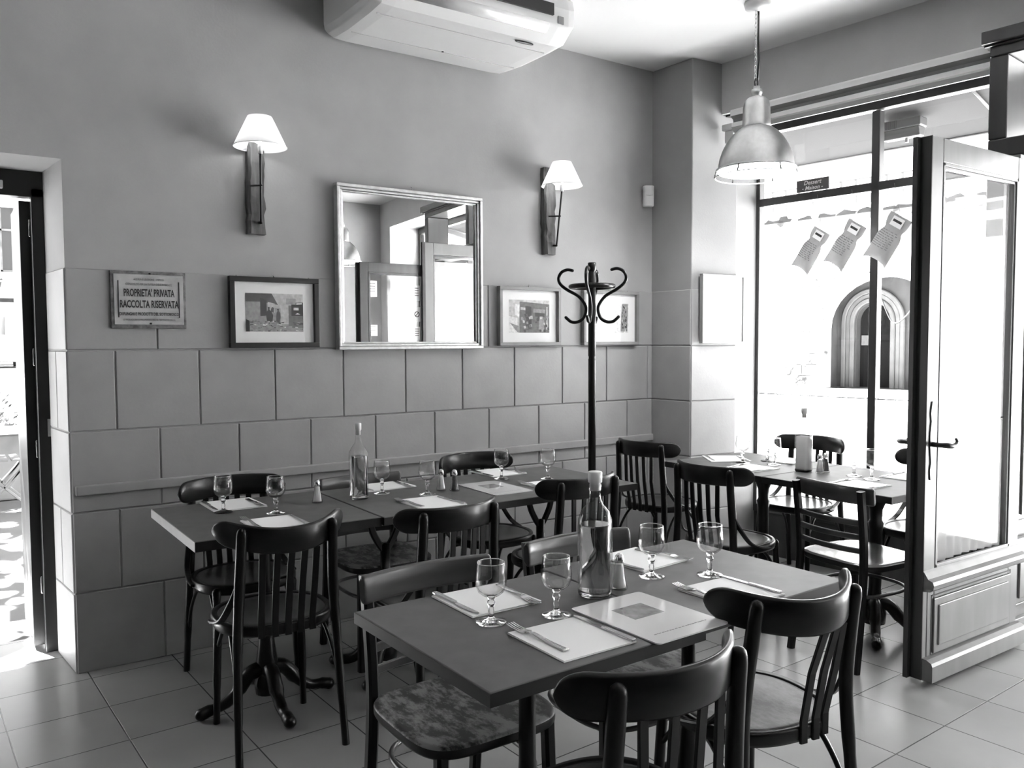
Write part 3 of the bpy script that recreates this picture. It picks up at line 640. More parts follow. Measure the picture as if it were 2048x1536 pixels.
# ================================================================== COAT STAND
ct = thing('coat_stand', 'black bentwood coat stand in front of the picture wall', 'coat stand', (2.50, -.42, 0))
MB().lathe([(0, 0.0), (.021, .0), (.021, 1.30), (.0215, 1.31), (.019, 1.315), (.019, 1.325), (.0215, 1.33), (.0205, 1.78), (.018, 1.785), (.0185, 1.79), (.023, 1.798), (.023, 1.832), (.02, 1.837), (0, 1.837)], 20).build('pole', M_iron, ct)
MB().tube([(.115*math.cos(q), .115*math.sin(q), 1.707) for q in [2*PI*k/40 for k in range(40)]], .0135, 10, closed=True).build('top_ring', M_iron, ct)
def smooth(pts, n=6):
    P = [Vector(p) for p in pts]; out = []
    for i in range(len(P)-1):
        p0 = P[max(i-1, 0)]; p1 = P[i]; p2 = P[i+1]; p3 = P[min(i+2, len(P)-1)]
        for k in range(n):
            t = k/n; out.append(.5*((2*p1)+(-p0+p2)*t+(2*p0-5*p1+4*p2-p3)*t*t+(-p0+3*p1-3*p2+p3)*t**3))
    out.append(P[-1]); return out
hk = [(.108, 1.796), (.138, 1.801), (.170, 1.787), (.186, 1.755), (.175, 1.722), (.135, 1.690), (.075, 1.655), (.040, 1.61), (.034, 1.575), (.048, 1.535), (.08, 1.515), (.115, 1.516), (.145, 1.540)]
va = math.atan2(-3.5, -2.95)
for k in range(4):
    a = va+PI/2*k-.17
    MB().tube(smooth([(r*math.cos(a), r*math.sin(a), z) for r, z in hk]), .0088, 10, round_ends=True).build('hook', M_iron, ct)
for k in range(4):
    a = va+PI/4+PI/2*k
    MB().tube(smooth([(.02*math.cos(a), .02*math.sin(a), .42), (.07*math.cos(a), .07*math.sin(a), .36), (.13*math.cos(a), .13*math.sin(a), .18), (.21*math.cos(a), .21*math.sin(a), .012)]), .012, 10, round_ends=True).build('leg', M_iron, ct)
MB().tube([(.13*math.cos(q), .13*math.sin(q), .2) for q in [2*PI*k/32 for k in range(32)]], .008, 8, closed=True).build('base_ring', M_iron, ct)

# ================================================================== TABLES
def iron_base(t, z_top, kind='column', cx=0, cy=0, rot=0, reach=.25):
    col = MB()
    if kind == 'turned':
        col.lathe([(.0, .05), (.05, .05), (.055, .10), (.035, .16), (.028, .22), (.030, .5), (.036, .535), (.028, .55), (.030, .60), (.046, .64), (.05, .665), (.036, .685), (.04, .70), (.06, z_top), (0, z_top)], 20, (cx, cy, 0))
    else:
        col.lathe([(.0, .05), (.045, .05), (.05, .09), (.036, .13), (.042, .17), (.032, .24), (.026, .30), (.021, .40), (.020, z_top-.06), (.03, z_top-.02), (.05, z_top), (0, z_top)], 18, (cx, cy, 0))
    col.build('column', M_iron, t)
    for k in range(4):
        a = rot+PI/2*k; cu, su = math.cos(a), math.sin(a)
        pts = [(.02, .15), (.07, .135), (.12, .075), (.17, .04), (reach-.03, .032), (reach, .024)]
        f = MB().tube(smooth([(cx+r*cu, cy+r*su, z) for r, z in pts], 4), [.03]*4+[.028]*4+[.022]*4+[.020]*4+[.023]*4+[.024], 10, round_ends=True)
        f.build('foot', M_iron, t)
    for k in range(2):
        a = rot+PI/4+PI/2*k; cu, su = math.cos(a), math.sin(a)
        MB().bar([(cx-.2*cu, cy-.2*su, z_top-.008), (cx+.2*cu, cy+.2*su, z_top-.008)], .016, .008).build('top_arm', M_iron, t)
def y_support(t, cx, cy, z_top):
    MB().lathe([(0, .05), (.045, .05), (.05, .09), (.034, .14), (.022, .3), (.021, .545), (0, .55)], 16, (cx, cy, 0)).build('column', M_iron, t)
    y = MB()
    for sg_ in (-1, 1):
        y.bar(smooth([(cx+sg_*.008, cy, .52), (cx+sg_*.035, cy, .56), (cx+sg_*.062, cy, .62), (cx+sg_*.072, cy, z_top)], 4), .014, .010, (0, 1, 0))
    y.build('fork', M_iron, t)
    MB().bar([(cx, cy-.26, z_top-.006), (cx, cy+.26, z_top-.006)], .02, .006).build('top_arm', M_iron, t)
    for k in range(4):
        a = PI/4+PI/2*k; cu, su = math.cos(a), math.sin(a)
        MB().tube(smooth([(cx+r*cu, cy+r*su, z) for r, z in [(.02, .14), (.08, .11), (.15, .04), (.24, .024)]], 4), .022, 10, round_ends=True).build('foot', M_iron, t)
def tabletop(t, hw, hd, th=.028, em=None, le=None):
    tp = MB().box((-hw, -hd, .74-th), (hw, hd, .74)); o = tp.build('tabletop', M_table, t, bevel=.0025)
    e_ = MB()
    e_.box((-hw-.002, -hd-.002, .7405-th-.002), (hw+.002, -hd, .738)); e_.box((-hw-.002, hd, .7405-th-.002), (hw+.002, hd+.002, .738)); e_.box((hw, -hd, .7405-th-.002), (hw+.002, hd, .738))
    if not le: e_.box((-hw-.002, -hd, .7405-th-.002), (-hw, hd, .738))
    e_.build('edging', M_tedge, t)
    if le: MB().box((-hw-.003, -hd-.002, .7405-th-.002), (-hw, hd+.002, .7385)).build('lit_end_edging', M_tedge_lit, t)
t1 = thing('bistro_table', 'small dark square table by the street door with its lit end edge painted pale', 'table', (.587, -.69, 0), 0, 'dark bistro tables')
tabletop(t1, .3425, .345, .034, le=True); iron_base(t1, .705, rot=0, cx=-.02, cy=-.07)
t2 = thing('bistro_table', 'long dark table against the mirror wall on forked iron legs', 'table', (1.592, -.705, 0), 0, 'dark bistro tables')
tabletop(t2, .655, .345, .03); y_support(t2, 1.104-1.592, 0, .71); y_support(t2, 1.934-1.592, 0, .71)
FA = .0358
t3 = thing('bistro_table', 'foreground dark table carrying the large glass oil bottle and three settings edge', 'table', (.694, -2.312, 0), FA*.6, 'dark bistro tables')
t3['label'] = 'foreground dark square table nearest the camera, at the left of its pair'
tabletop(t3, .303, .298); iron_base(t3, .712, rot=.4, cx=0.0, cy=-.01)
t4 = thing('bistro_table', 'foreground dark square table joined to the right of the nearest table', 'table', (1.306, -2.268, 0), FA*.6, 'dark bistro tables')
tabletop(t4, .303, .300); iron_base(t4, .712, rot=.4)
t5 = thing('bistro_table', 'dark window table under the pendant lamp, beside the pillar', 'table', (3.195, -.94, 0), 0, 'dark bistro tables')
tabletop(t5, .325, .328, .03); iron_base(t5, .71, 'turned', cx=.045, cy=-.05, rot=.6)
t6 = thing('bistro_table', 'dark window table behind the open door leaf', 'table', (3.195, -1.612, 0), 0, 'dark bistro tables')
tabletop(t6, .325, .338, .03); iron_base(t6, .71, 'turned', cx=.03, cy=-.05, rot=.6)

# ================================================================== CHAIRS
def sup(hw, hd, e, n=56, yoff=0):
    out = []
    for i in range(n):
        a = 2*PI*i/n; ca, sa = math.cos(a), math.sin(a)
        out.append((hw*abs(ca)**(2/e)*(1 if ca >= 0 else -1), yoff+hd*abs(sa)**(2/e)*(1 if sa >= 0 else -1)))
    return out
def sweep_rail(ycurve, hwid, zc, hh, th, rc, n=40, tilt=0.0, drop=0.0):
    """curved rail: height profile rounded at the ends"""
    rings = []
    for i in range(n+1):
        k = -1+2*i/n; k = math.sin(k*PI/2); x = hwid*k; e_ = hwid-abs(x)
        h = hh if e_ > rc else hh-rc+math.sqrt(max(rc*rc-(rc-e_)**2, 1e-8))
        dx = .002; ty = (ycurve(x+dx)-ycurve(x-dx))/(2*dx); t = Vector((1, ty, 0)).normalized(); nrm = Vector((-t.y, t.x, 0))
        p = Vector((x, ycurve(x), zc-drop*(1-(x/hwid)**2))); r_ = []
        hth = th/2; b = min(hth*.8, h*.5)
        for a, z in ((-hth, -h+b), (-hth, h-b), (-hth*.45, h), (hth*.45, h), (hth, h-b), (hth, -h+b), (hth*.45, -h), (-hth*.45, -h)):
            q = p+nrm*a+Vector((0, 0, z)); q.y += tilt*z; r_.append(q)
        rings.append(r_)
    return rings
def seat_mesh(outline, z, th, dish=.006):
    """dished seat panel: centre fan rings"""
    mb = MB(); n = len(outline); cx = sum(p[0] for p in outline)/n; cy = sum(p[1] for p in outline)/n; rings = []
    for k, dz in ((.0, -dish), (.3, -dish), (.55, -dish*.8), (.8, -dish*.3), (.93, 0), (.985, -.001), (1.0, -.006)):
        rings.append([(cx+(x-cx)*max(k, .001), cy+(y-cy)*max(k, .001), z+dz) for x, y in outline])
    for k, dz in ((1.0, -th+.006), (.985, -th), (.001, -th)):
        rings.append([(cx+(x-cx)*k, cy+(y-cy)*k, z+dz) for x, y in outline])
    mb.rings(rings[:7], False, True, True, 0); mb.f.pop(); mb.sm.pop(); mb.mi.pop()
    mb.rings(rings[6:], False, True, True, 1); k_ = len(mb.f)-2; mb.f.pop(k_); mb.sm.pop(k_); mb.mi.pop(k_); return mb
def bentwood(label, slats=(-.092, -.046, 0, .046, .092), seatm=None, sag=.121, drop=0.0):
    rail_y = lambda x: -.1165-sag+sag*(abs(x)/.221)**2.2
    pb = (sag-.121)*.55
    ch = thing('bentwood_chair', label, 'chair', group='bentwood cafe chairs')
    rl = MB(); rl.rings(sweep_rail(rail_y, .222, .786, .0445, .017, .042, tilt=-.06, drop=drop), False, True, True); rl.build('top_rail', M_chair, ch)
    for sg_ in (-1, 1):
        MB().tube(smooth([(sg_*.183, -.237, 0), (sg_*.178, -.215, .18), (sg_*.170, -.196, .40), (sg_*.162, -.192, .55), (sg_*.156, -.200-pb*.6, .70), (sg_*.154, -.2075-pb, .803-drop*.5)], 5),
                  [.0135]*5+[.0155]*5+[.0175]*5+[.0185]*5+[.0185]*5+[.017], 12, round_ends=True).build('rear_post', M_chair_v, ch)
    for x in slats:
        yb = -.191*(1-(abs(x)/.21)**2.4)**(1/2.4)
        b_ = MB(); b_.bar([(x*1.0, rail_y(x)+.004, .745-drop), (x*.98, -.222+.4*abs(x)**1.6, .60), (x*.96, yb-.006, .47), (x*.96, yb-.006, .415)], .0045, .0115, (1, 0, 0)); b_.build('back_slat', M_chair_v, ch)
    ol = sup(.205, .195, 2.4)
    rm = MB(); rings = []
    for (k, z) in ((1.0, .447), (1.0, .428), (.985, .418), (.90, .418), (.89, .44), (.90, .452), (.985, .456)):
        rings.append([(x*k, y*k, z) for x, y in ol])
    n = len(ol); vs = [p for r_ in rings for p in r_]; fs = []
    for i in range(len(rings)):
        j = (i+1) % len(rings)
        for k in range(n): fs.append((i*n+k, i*n+(k+1) % n, j*n+(k+1) % n, j*n+k))
    rm.add(vs, fs, True); rm.build('seat_rim', M_chair, ch)
    seat_mesh([(x*.905, y*.905) for x, y in ol], .4525, .014, .008).build('seat_panel', [seatm or M_seat, M_chair], ch)
    for sg_ in (-1, 1):
        MB().tube(smooth([(sg_*.164, .172, 0), (sg_*.160, .165, .2), (sg_*.152, .152, .43)], 5), [.0125]*4+[.015]*6+[.0185], 12, round_ends=True).build('front_leg', M_chair_v, ch)
        MB().bar(smooth([(sg_*.166, -.196, .60), (sg_*.180, -.165, .545), (sg_*.200, -.11, .475), (sg_*.208, -.03, .445), (sg_*.207, .02, .437)], 5), .005, .0115, (sg_*1, 0, .25)).build('hip_brace', M_chair, ch)
        MB().tube(smooth([(sg_*.176, -.205, .20), (sg_*.172, -.165, .30), (sg_*.165, -.09, .385), (sg_*.155, .0, .412), (sg_*.152, .07, .395), (sg_*.156, .15, .30)], 5), .0075, 8, round_ends=True).build('under_brace', M_chair, ch)
    return ch
M_ladder = mat('glossy_ladderback_wood', .045, .28, noise=.3, nscale=20, stretch=(.2, 1, 1), coat=.5)
def lad_y(x): return -.212+.036*(x/.21)**2
def ladder(label, seatm, lite=None):
    ch = thing('ladderback_chair', label, 'chair', group='ladder back cafe chairs'); m1 = M_ladder
    rl = MB(); rl.rings(sweep_rail(lad_y, .205, .749, .038, .018, .010, tilt=-.10), False, True, True); rl.build('top_rail', m1, ch)
    for sg_ in (-1, 1):
        p = MB(); p.bar(smooth([(sg_*.176, -.242, 0), (sg_*.172, -.215, .2), (sg_*.170, -.196, .42), (sg_*.171, -.202, .58), (sg_*.173, -.2255, .775)], 5), .015, .0165, (0, 1, 0)); p.build('rear_post', M_chair_v, ch)
        MB().bar(smooth([(sg_*.168, .172, 0), (sg_*.163, .165, .2), (sg_*.158, .158, .425)], 4), .0165, .0165, (0, 1, 0)).build('front_leg', M_chair_v, ch)
    for z in (.635, .575, .515):
        y0 = -.203-(z-.5)*.075
        MB().bar([(x, y0+.030*((x/.17)**2)-.022, z) for x in [-.17+.34*i/12 for i in range(13)]], .006, .012).build('ladder_slat', m1, ch)
    seat_mesh(sup(.205, .20, 4.2, yoff=.0), .452, .03, .006).build('seat', [seatm, M_chair], ch)
    ring = sup(.165, .185, 3.0, 40)
    MB().tube([(x, y-.01, .305) for x, y in ring], .008, 8, closed=True).build('leg_ring', m1, ch)
    return ch
D0 = bentwood('bentwood chair with its back to us at the table by the street door', sag=.140, drop=.032)
D0.location = (.514, -.992, 0); D0.rotation_euler = (0, 0, R(-2.5))
A0 = bentwood('bentwood chair with its back to us at the left of the long wall table')
A0.location = (1.055, -1.182, 0); A0.rotation_euler = (0, 0, R(4.3))
dup(A0, (1.826, -.985, 0), R(1.8), 'bentwood chair with its back to us at the right of the long wall table')
dup(A0, (.572, -.465, 0), R(180), 'dark bentwood chair between the mirror wall and the table by the street door')
dup(A0, (1.81, -.455, 0), R(181), 'dark bentwood chair by the wall, right of the long wall table')
N0 = bentwood('bentwood chair closest to the camera at the bottom of the photo', (-.10, -.04, .03, .095), M_seat)
N0.location = (.654, -2.66, 0); N0.rotation_euler = (0, 0, R(-.6))
O0 = bentwood('bentwood chair with a scuffed glossy seat at the right foreground table', (.02, .065, .108), M_worn2, .150, .030)
O0.location = (1.296, -2.479, 0); O0.rotation_euler = (0, 0, R(-10.4))
dup(A0, (2.70, -1.22, 0), R(-86.4), 'bentwood chair facing the window table, in front of the pillar')
dup(A0, (3.10, -.345, 0), R(-81), 'bentwood chair in the room corner between coat stand and pillar')
dup(A0, (3.71, -.86, 0), R(97), 'bentwood chair with its back against the shop window glass')
dup(A0, (3.66, -1.67, 0), R(95), 'bentwood chair by the window, half hidden behind the open door edge')
L0 = ladder('ladder back chair with flaking seat behind the nearest table', M_worn)
L0.location = (.664, -2.075, 0); L0.rotation_euler = (0, 0, R(180))
q = dup(L0, (1.225, -2.04, 0), R(180-3), 'ladder back chair behind the oil bottle at the right foreground table')
I0 = ladder('ladder back chair with a shining pale seat at the window table near the door', mat('shiny_seat_wood', .11, .22, noise=.3, nscale=12, stretch=(.4, 1.5, 1), coat=.4))
I0.location = (2.953, -1.757, 0); I0.rotation_euler = (0, 0, R(-95.7))
dup(L0, (1.17, -.505, 0), R(180), 'ladder back chair by the wall behind the left half of the long table')

# ================================================================== TABLEWARE
def wine_glass(label, grp):
    g = thing('wine_glass', label, 'wine glass', group=grp)
    out = [(.008, .062), (.020, .066), (.031, .075), (.0375, .090), (.0385, .103), (.036, .125), (.0335, .145)]
    b = MB(); b.lathe(out+[(.0325, .1455), (.0318, .145), (.0345, .125), (.037, .103), (.036, .091), (.029, .077), (.018, .069), (.001, .067)], 32); b.build('bowl', M_bowl, g, recalc=False)
    MB().tube([(.0328*math.cos(q_), .0328*math.sin(q_), .1452) for q_ in [2*PI*k/32 for k in range(32)]], .0011, 5, closed=True).build('lip', M_sglass, g)
    st = MB(); st.lathe([(.001, .067), (.012, .0635), (.009, .058), (.0065, .055), (.0095, .051), (.0105, .047), (.0070, .040), (.0060, .034), (.0075, .028), (.0062, .022), (.0070, .014), (.011, .009)], 20); st.build('stem', M_sglass, g)
    ft = MB(); ft.lathe([(.0105, .0095), (.020, .0065), (.032, .0035), (.0365, .0022), (.0368, .0010), (.036, .0002), (.001, .0002)], 32); ft.build('foot', M_sglass, g)
    return g
TZ = .7405
glasses = [
 (.461, -.591, 'wine glass at the far left of the table by the street door', 'glasses on the street door table'),
 (.623, -.733, 'wine glass at the centre of the table by the street door', 'glasses on the street door table'),
 (1.151, -.585, 'wine glass on the long wall table, just right of its tall bottle', 'glasses on the long wall table'),
 (1.302, -.725, 'wine glass on the long wall table, just left of the salt and pepper', 'glasses on the long wall table'),
 (1.795, -.575, 'wine glass on the long wall table, standing past the menu', 'glasses on the long wall table'),
 (1.978, -.709, 'wine glass on the long wall table, rightmost, beside the coat stand', 'glasses on the long wall table'),
 (.617, -2.284, 'foreground wine glass standing furthest left', 'glasses on the foreground tables'),
 (.777, -2.331, 'foreground wine glass just left of the big bottle', 'glasses on the foreground tables'),
 (1.201, -2.223, 'foreground wine glass just right of the salt shaker', 'glasses on the foreground tables'),
 (1.347, -2.309, 'foreground wine glass standing furthest right', 'glasses on the foreground tables'),
 (3.170, -.902, 'wine glass at the pillar end of the window tables', 'glasses on the window tables'),
 (3.326, -.946, 'farther wine glass of the close pair on the window table', 'glasses on the window tables'),
 (3.232, -1.063, 'nearer wine glass of the close pair on the window table', 'glasses on the window tables'),
 (3.247, -1.528, 'wine glass in front of the window mullion on the window table', 'glasses on the window tables'),
 (3.218, -1.640, 'wine glass nearest the door edge on the window table', 'glasses on the window tables')]
G0 = None
for x, y, lb, gr in glasses:
    if G0 is None: G0 = wine_glass(lb, gr); G0.location = (x, y, TZ)
    else: dup(G0, (x, y, TZ), random.uniform(0, 1), lb, gr)

def bottle(label, loc, h, r, square, oil_top):
    b = thing('oil_bottle', label, 'bottle', loc, R(8), 'stoppered glass bottles')
    zs = h*.62; prof = [(.86, 0), (1.0, .01), (1.0, zs-.02), (.97, zs), (.80, zs+.022), (.45, zs+.040), (.36, zs+.055), (.33, h-.055), (.36, h-.05), (.36, h-.035), (.3, h-.033)]
    def ring(k, z):
        if square and z < zs+.01:
            o = sup(r*k, r*k, 5.0, 32); return [(x, y, z) for x, y in o]
        return [(r*k*math.cos(2*PI*i/32), r*k*math.sin(2*PI*i/32), z) for i in range(32)]
    MB().rings([ring(.05, .0)]+[ring(k, z) for k, z in prof], False, False, True).build('glass_body', M_bottleglass, b)
    MB().rings([ring(.84, .004), ring(.90, .012), ring(.90, oil_top-.004), ring(.86, oil_top)], False, True, True).build('oil', M_oil, b)
    MB().rings([ring(.80, .0), ring(.98, .004), ring(.99, .014), ring(.80, .016)], False, True, True).build('thick_base', M_sglass, b)
    MB().lathe([(0, h-.05), (r*.30, h-.05), (r*.31, h-.03), (r*.40, h-.028), (r*.41, h-.002), (r*.37, h), (0, h)], 24).build('stopper', M_white_soft, b)
    return b
M_bdark = solid_glass('dark_oil', 1.36, .3)
b0 = bottle('large round shouldered glass bottle on the foreground table', (.958, -2.263, TZ), .328, .0455, False, .19)
bottle('square glass oil bottle on the long wall table', (1.014, -.645, TZ), .325, .034, True, .185)
b3 = bottle('pale glass bottle backlit on the window table', (3.169, -1.294, TZ), .325, .036, True, .18)
for o in b3.children:
    if o.name.startswith('oil'): o.data = o.data.copy(); o.data.materials[0] = cloth('cloudy_liquid', .62, .7)
for o in b0.children:
    if o.name.startswith('oil'): o.data.materials[0] = M_bdark

def shaker(label, loc, fill, grp='salt and pepper shakers'):
    s_ = thing('salt_shaker' if fill is M_salt else 'pepper_shaker', label, 'shaker', loc, 0, grp)
    MB().lathe([(.001, 0), (.022, .0), (.0225, .005), (.019, .014), (.014, .045), (.0115, .072)], 20).build('glass_body', M_bowl, s_)
    MB().lathe([(.001, .004), (.017, .005), (.0165, .014), (.0125, .045), (.0105, .066), (0, .067)], 16).build('filling', fill, s_)
    MB().lathe([(.0125, .072), (.013, .080), (.011, .09), (.006, .0955), (0, .0965)], 20).build('cap', M_chrome, s_)
    return s_
shaker('glass salt shaker alone on the table by the street door', (.840, -.614, TZ), M_salt)
shaker('left shaker of the pair on the long wall table, white salt', (1.404, -.668, TZ), M_salt)
shaker('right shaker of the pair on the long wall table, dark pepper', (1.446, -.716, TZ), M_pepper)
shaker('glass salt shaker beside the big bottle on the foreground table', (1.048, -2.258, TZ), M_salt)
shaker('pale salt shaker of the pair on the window table', (3.19, -1.375, TZ), M_salt)
shaker('dark pepper shaker of the pair on the window table', (3.244, -1.37, TZ), M_pepper)

def fork(label, grp):
    f = thing('fork', label, 'fork', group=grp)
    h = MB(); P = smooth([(0, -.10, .003), (0, -.04, .0035), (0, .01, .008), (0, .035, .006)], 5); n = len(P)
    h.bar(P, [.0], .0012) if False else None
    rings = []
    for i, p in enumerate(P):
        k = i/(n-1); wd = .0065*(1-k)**.6+.0028 if k < .75 else .0028+.009*((k-.75)/.25)**1.5
        rings.append([(p.x-wd, p.y, p.z-.0010), (p.x+wd, p.y, p.z-.0010), (p.x+wd*.8, p.y, p.z+.0012), (p.x-wd*.8, p.y, p.z+.0012)])
    h.rings(rings, False, True, True); h.build('handle', M_chrome, f)
    t = MB(); t.rings([[(x*sx_, y, z+dz) for x, dz in ((-.0118, -.001), (.0118, -.001), (.0118, .001), (-.0118, .001))] for sx_, y, z in ((.98, .034, .0062), (1.0, .045, .004), (.98, .056, .0032))], False, True, False)
    for x in (-.0101, -.0034, .0034, .0101):
        t.bar([(x, .055, .0034), (x, .080, .0040), (x*.96, .104, .0072)], .0019, .0010)
    t.build('tines', M_chrome, f); return f
def knife(label, grp):
    k_ = thing('knife', label, 'knife', group=grp)
    MB().prism([(-.0065, -.105), (.0065, -.105), (.0075, -.09), (.0055, 0), (-.0055, 0), (-.0075, -.09)], .0005, .0065).build('handle', M_chrome, k_, bevel=.0015)
    MB().prism([(-.005, 0), (.006, 0), (.0085, .02), (.0085, .07), (.004, .098), (-.001, .106), (-.005, .10)], .0015, .0032).build('blade', M_chrome, k_); return k_
F0 = K0 = None
def setting(cx, cy, ang, w_, h_, where, rot_nap=0.0, fork_y=.02, knife_y=-.01, fo=-.078, ko=.088, grp='settings'):
    """ang: direction the diner faces (0 = facing +y)"""
    global F0, K0
    ca, sa = math.cos(ang), math.sin(ang); T = lambda a, b: (cx+ca*a-sa*b, cy+sa*a+ca*b)
    n = MB(); rn = random.Random(int(cx*1000)+int(cy*777)); e1 = rn.uniform(.001, .003)
    n.rings([[(-w_/2, -h_/2, z), (w_/2, -h_/2, z), (w_/2, h_/2, z), (-w_/2, h_/2, z)] for z in (.0002, .0018)], False, True, False)
    n.rings([[(-w_/2+.002, -h_/2+.002, z), (w_/2-.001, -h_/2, z+e1*.3), (w_/2-.002, h_/2-.003, z+.0004), (-w_/2, h_/2-.002, z+e1)] for z in (.0020, .0032)], False, True, False)
    o = n.build('paper_napkin', M_paper, loc=(cx, cy, TZ), rot=(0, 0, ang+rot_nap)); tag(o, 'folded white paper napkin '+where, 'napkin', 'paper napkins')
    x, y = T(fo, fork_y); gl = 'forks on the napkins'
    if F0 is None: F0 = fork('steel fork '+where, gl); q_ = F0; q_.location = (x, y, TZ+.0035); q_.rotation_euler = (0, 0, ang+.04)
    else: q_ = dup(F0, (x, y, TZ+.0035), ang+rn.uniform(-.1, .1), 'steel fork '+where, gl)
    x, y = T(ko, knife_y); gl = 'knives on the napkins'
    if K0 is None: K0 = knife('steel knife '+where, gl); q_ = K0; q_.location = (x, y, TZ+.0035); q_.rotation_euler = (0, 0, ang)
    else: q_ = dup(K0, (x, y, TZ+.0035), ang+rn.uniform(-.05, .05), 'steel knife '+where, gl)
setting(.705, -2.478, .0, .205, .210, 'in the setting nearest the camera', fork_y=.035, fo=-.068, ko=.094, knife_y=.0)
setting(.700, -2.132, PI, .208, .205, 'in the foreground setting by the flaking chair', fo=-.085, ko=.085)
setting(1.265, -2.455, .02, .195, .200, 'in the foreground setting by the scuffed glossy chair', fo=-.085, ko=.088, knife_y=.01, fork_y=.02)
setting(1.300, -2.070, PI+.1, .20, .21, 'in the foreground setting behind the salt shaker', fo=-.085, ko=.09)
setting(.535, -.462, PI, .21, .235, 'by the wall on the table by the street door', fo=-.08, ko=.09, fork_y=.03)
setting(.563, -.900, .0, .20, .20, 'on the near side of the table by the street door', fo=-.08, ko=.085, fork_y=.03)
setting(1.232, -.430, PI, .245, .19, 'by the wall near the square oil bottle', fo=-.09, ko=.10)
setting(1.220, -.906, .0, .20, .245, 'on the near left side of the long wall table', fo=-.085, ko=.088, fork_y=.03)
setting(1.886, -.405, PI, .205, .230, 'by the wall beyond the menu on the long table', fo=-.08, ko=.088)
setting(1.880, -.860, .0, .20, .22, 'on the near right side of the long wall table', fo=-.085, ko=.088, fork_y=.04)
setting(3.01, -1.07, -PI/2, .205, .26, 'on the near side of the window table by the pillar', fo=-.085, ko=.09)
setting(3.20, -.760, PI-.6, .22, .24, 'at the pillar end of the window table', fo=-.085, ko=.09)
setting(3.41, -1.02, PI/2, .205, .2, 'on the window side of the window table by the pillar', fo=-.085, ko=.09)
setting(3.01, -1.69, -PI/2, .215, .24, 'on the near side of the window table by the door leaf', fo=-.09, ko=.095, fork_y=.03)
setting(3.41, -1.72, PI/2, .205, .2, 'on the window side of the window table by the door leaf', fo=-.085, ko=.09)

def menu(label, cx, cy, ang, w_, h_):
    m_ = thing('menu_card', label, 'menu', (cx, cy, TZ), ang, 'laminated menus')
    MB().prism([(x, y) for x, y in sup(w_/2, h_/2, 30, 48)], .0003, .0035).build('card', mat('laminated_card', .80, .12, coat=.8), m_)
    MB().prism([(-w_*.20, -h_*.02), (w_*.22, -h_*.02), (w_*.22, h_*.26), (-w_*.20, h_*.26)], .0036, .0038).build('photo', mat('menu_photo', .26, .15, noise=.5, nscale=30, coat=.8), m_)
    t = MB(); rn = random.Random(2); x = -w_*.36
    while x < w_*.36:
        l = rn.uniform(.003, .008); t.box((x, -h_*.355, .0036), (x+l, -h_*.345, .0038)); x += l+rn.choice((.0015, .0015, .004))
    t.build('print_line', M_greyprint, m_); return m_
menu('laminated menu on the foreground table below the big bottle', .9495, -2.470, .02, .238, .303)
menu('laminated menu on the long wall table beside the pepper', 1.628, -.770, -.03, .205, .33)

# ================================================================== SACKS, CHALKBOARD IN THE WINDOW
def sack(label, s_, z, tilt, w_, h_, depth=.045):
    k_ = thing('herb_sack', label, 'sack', W(s_, .30, z), OM, 'cloth sacks hung in the window')
    k_.rotation_euler = (0, 0, OM)
    inner = Matrix.Rotation(tilt, 4, 'X')
    mb = MB(); nu, nv = 14, 18; front = []; back = []
    for j in range(nv+1):
        v = j/nv; zz = h_*(.5-v)
        neck = 1-.22*math.exp(-((v-.30)/.08)**2)
        for i in range(nu+1):
            u = -1+2*i/nu; x = u*w_/2*neck*(1+.10*v*abs(u))
            puff = depth*(1-abs(u)**2.5)*(math.sin(PI*min(max((v-.24)/.76, 0), 1))**.7 if v > .24 else .12*math.sin(PI*v/.24))
            wr = .004*math.sin(u*9+v*14)
            front.append(inner @ Vector((-puff+wr*.6, -x, zz-.02*abs(u)**3*v))); back.append(inner @ Vector((puff*.7-wr*.5+.0015, -x, zz-.02*abs(u)**3*v)))
    q_ = lambda i, j: j*(nu+1)+i
    fs = [(q_(i, j), q_(i+1, j), q_(i+1, j+1), q_(i, j+1)) for j in range(nv) for i in range(nu)]
    mb.add(front, fs, True); mb.add(back, [tuple(reversed(f_)) for f_ in fs], True)
    mb.build('sack_cloth', M_sack, k_, recalc=False)
    lb = MB()
    for a, b, m in ((-.30, .30, .36),): pass
    lab = [inner @ Vector((-.010, y_, z_)) for y_, z_ in ((w_*.26, h_*.46), (-w_*.26, h_*.46), (-w_*.26, h_*.26), (w_*.26, h_*.26))]
    lb.add(lab, [(0, 1, 2, 3)]); lb.build('paper_tag', M_paper, k_)
    lb = MB(); lab = [inner @ Vector((-.0115, y_, z_)) for y_, z_ in ((w_*.2, h_*.40), (-w_*.2, h_*.40), (-w_*.2, h_*.35), (w_*.2, h_*.35))]
    lb.add(lab, [(0, 1, 2, 3)]); lb.build('tag_stripe', M_print, k_)
    tx = MB(); rn = random.Random(int(s_*100))
    for i in range(9):
        zz = h_*(.14-.045*i); x = -w_*.36
        v = .5-zz/h_
        while x < w_*.34:
            l = rn.uniform(.006, .02); u = abs(x+l/2)/(w_/2)
            pf_ = depth*(1-u**2.5)*(math.sin(PI*min(max((v-.24)/.76, 0), 1))**.7)+.013
            tx.add([inner @ Vector((-pf_, -xx, z2)) for xx, z2 in ((x, zz), (x+l, zz), (x+l, zz+.0045), (x, zz+.0045))], [(0, 1, 2, 3)]); x += l+.005
    tx.build('printed_lines', M_greyprint, k_)
    top = inner @ Vector((0, 0, h_*.5)); MB().tube([top, (top.x*.5+.03, top.y*.6, top.z+.05), (.06, 0, 2.30-z)], .0012, 5).build('string', M_greyprint, k_)
    return k_
sack('cloth herb sack hung in the window, leftmost of the three', .445, 1.962, R(33), .12, .26)
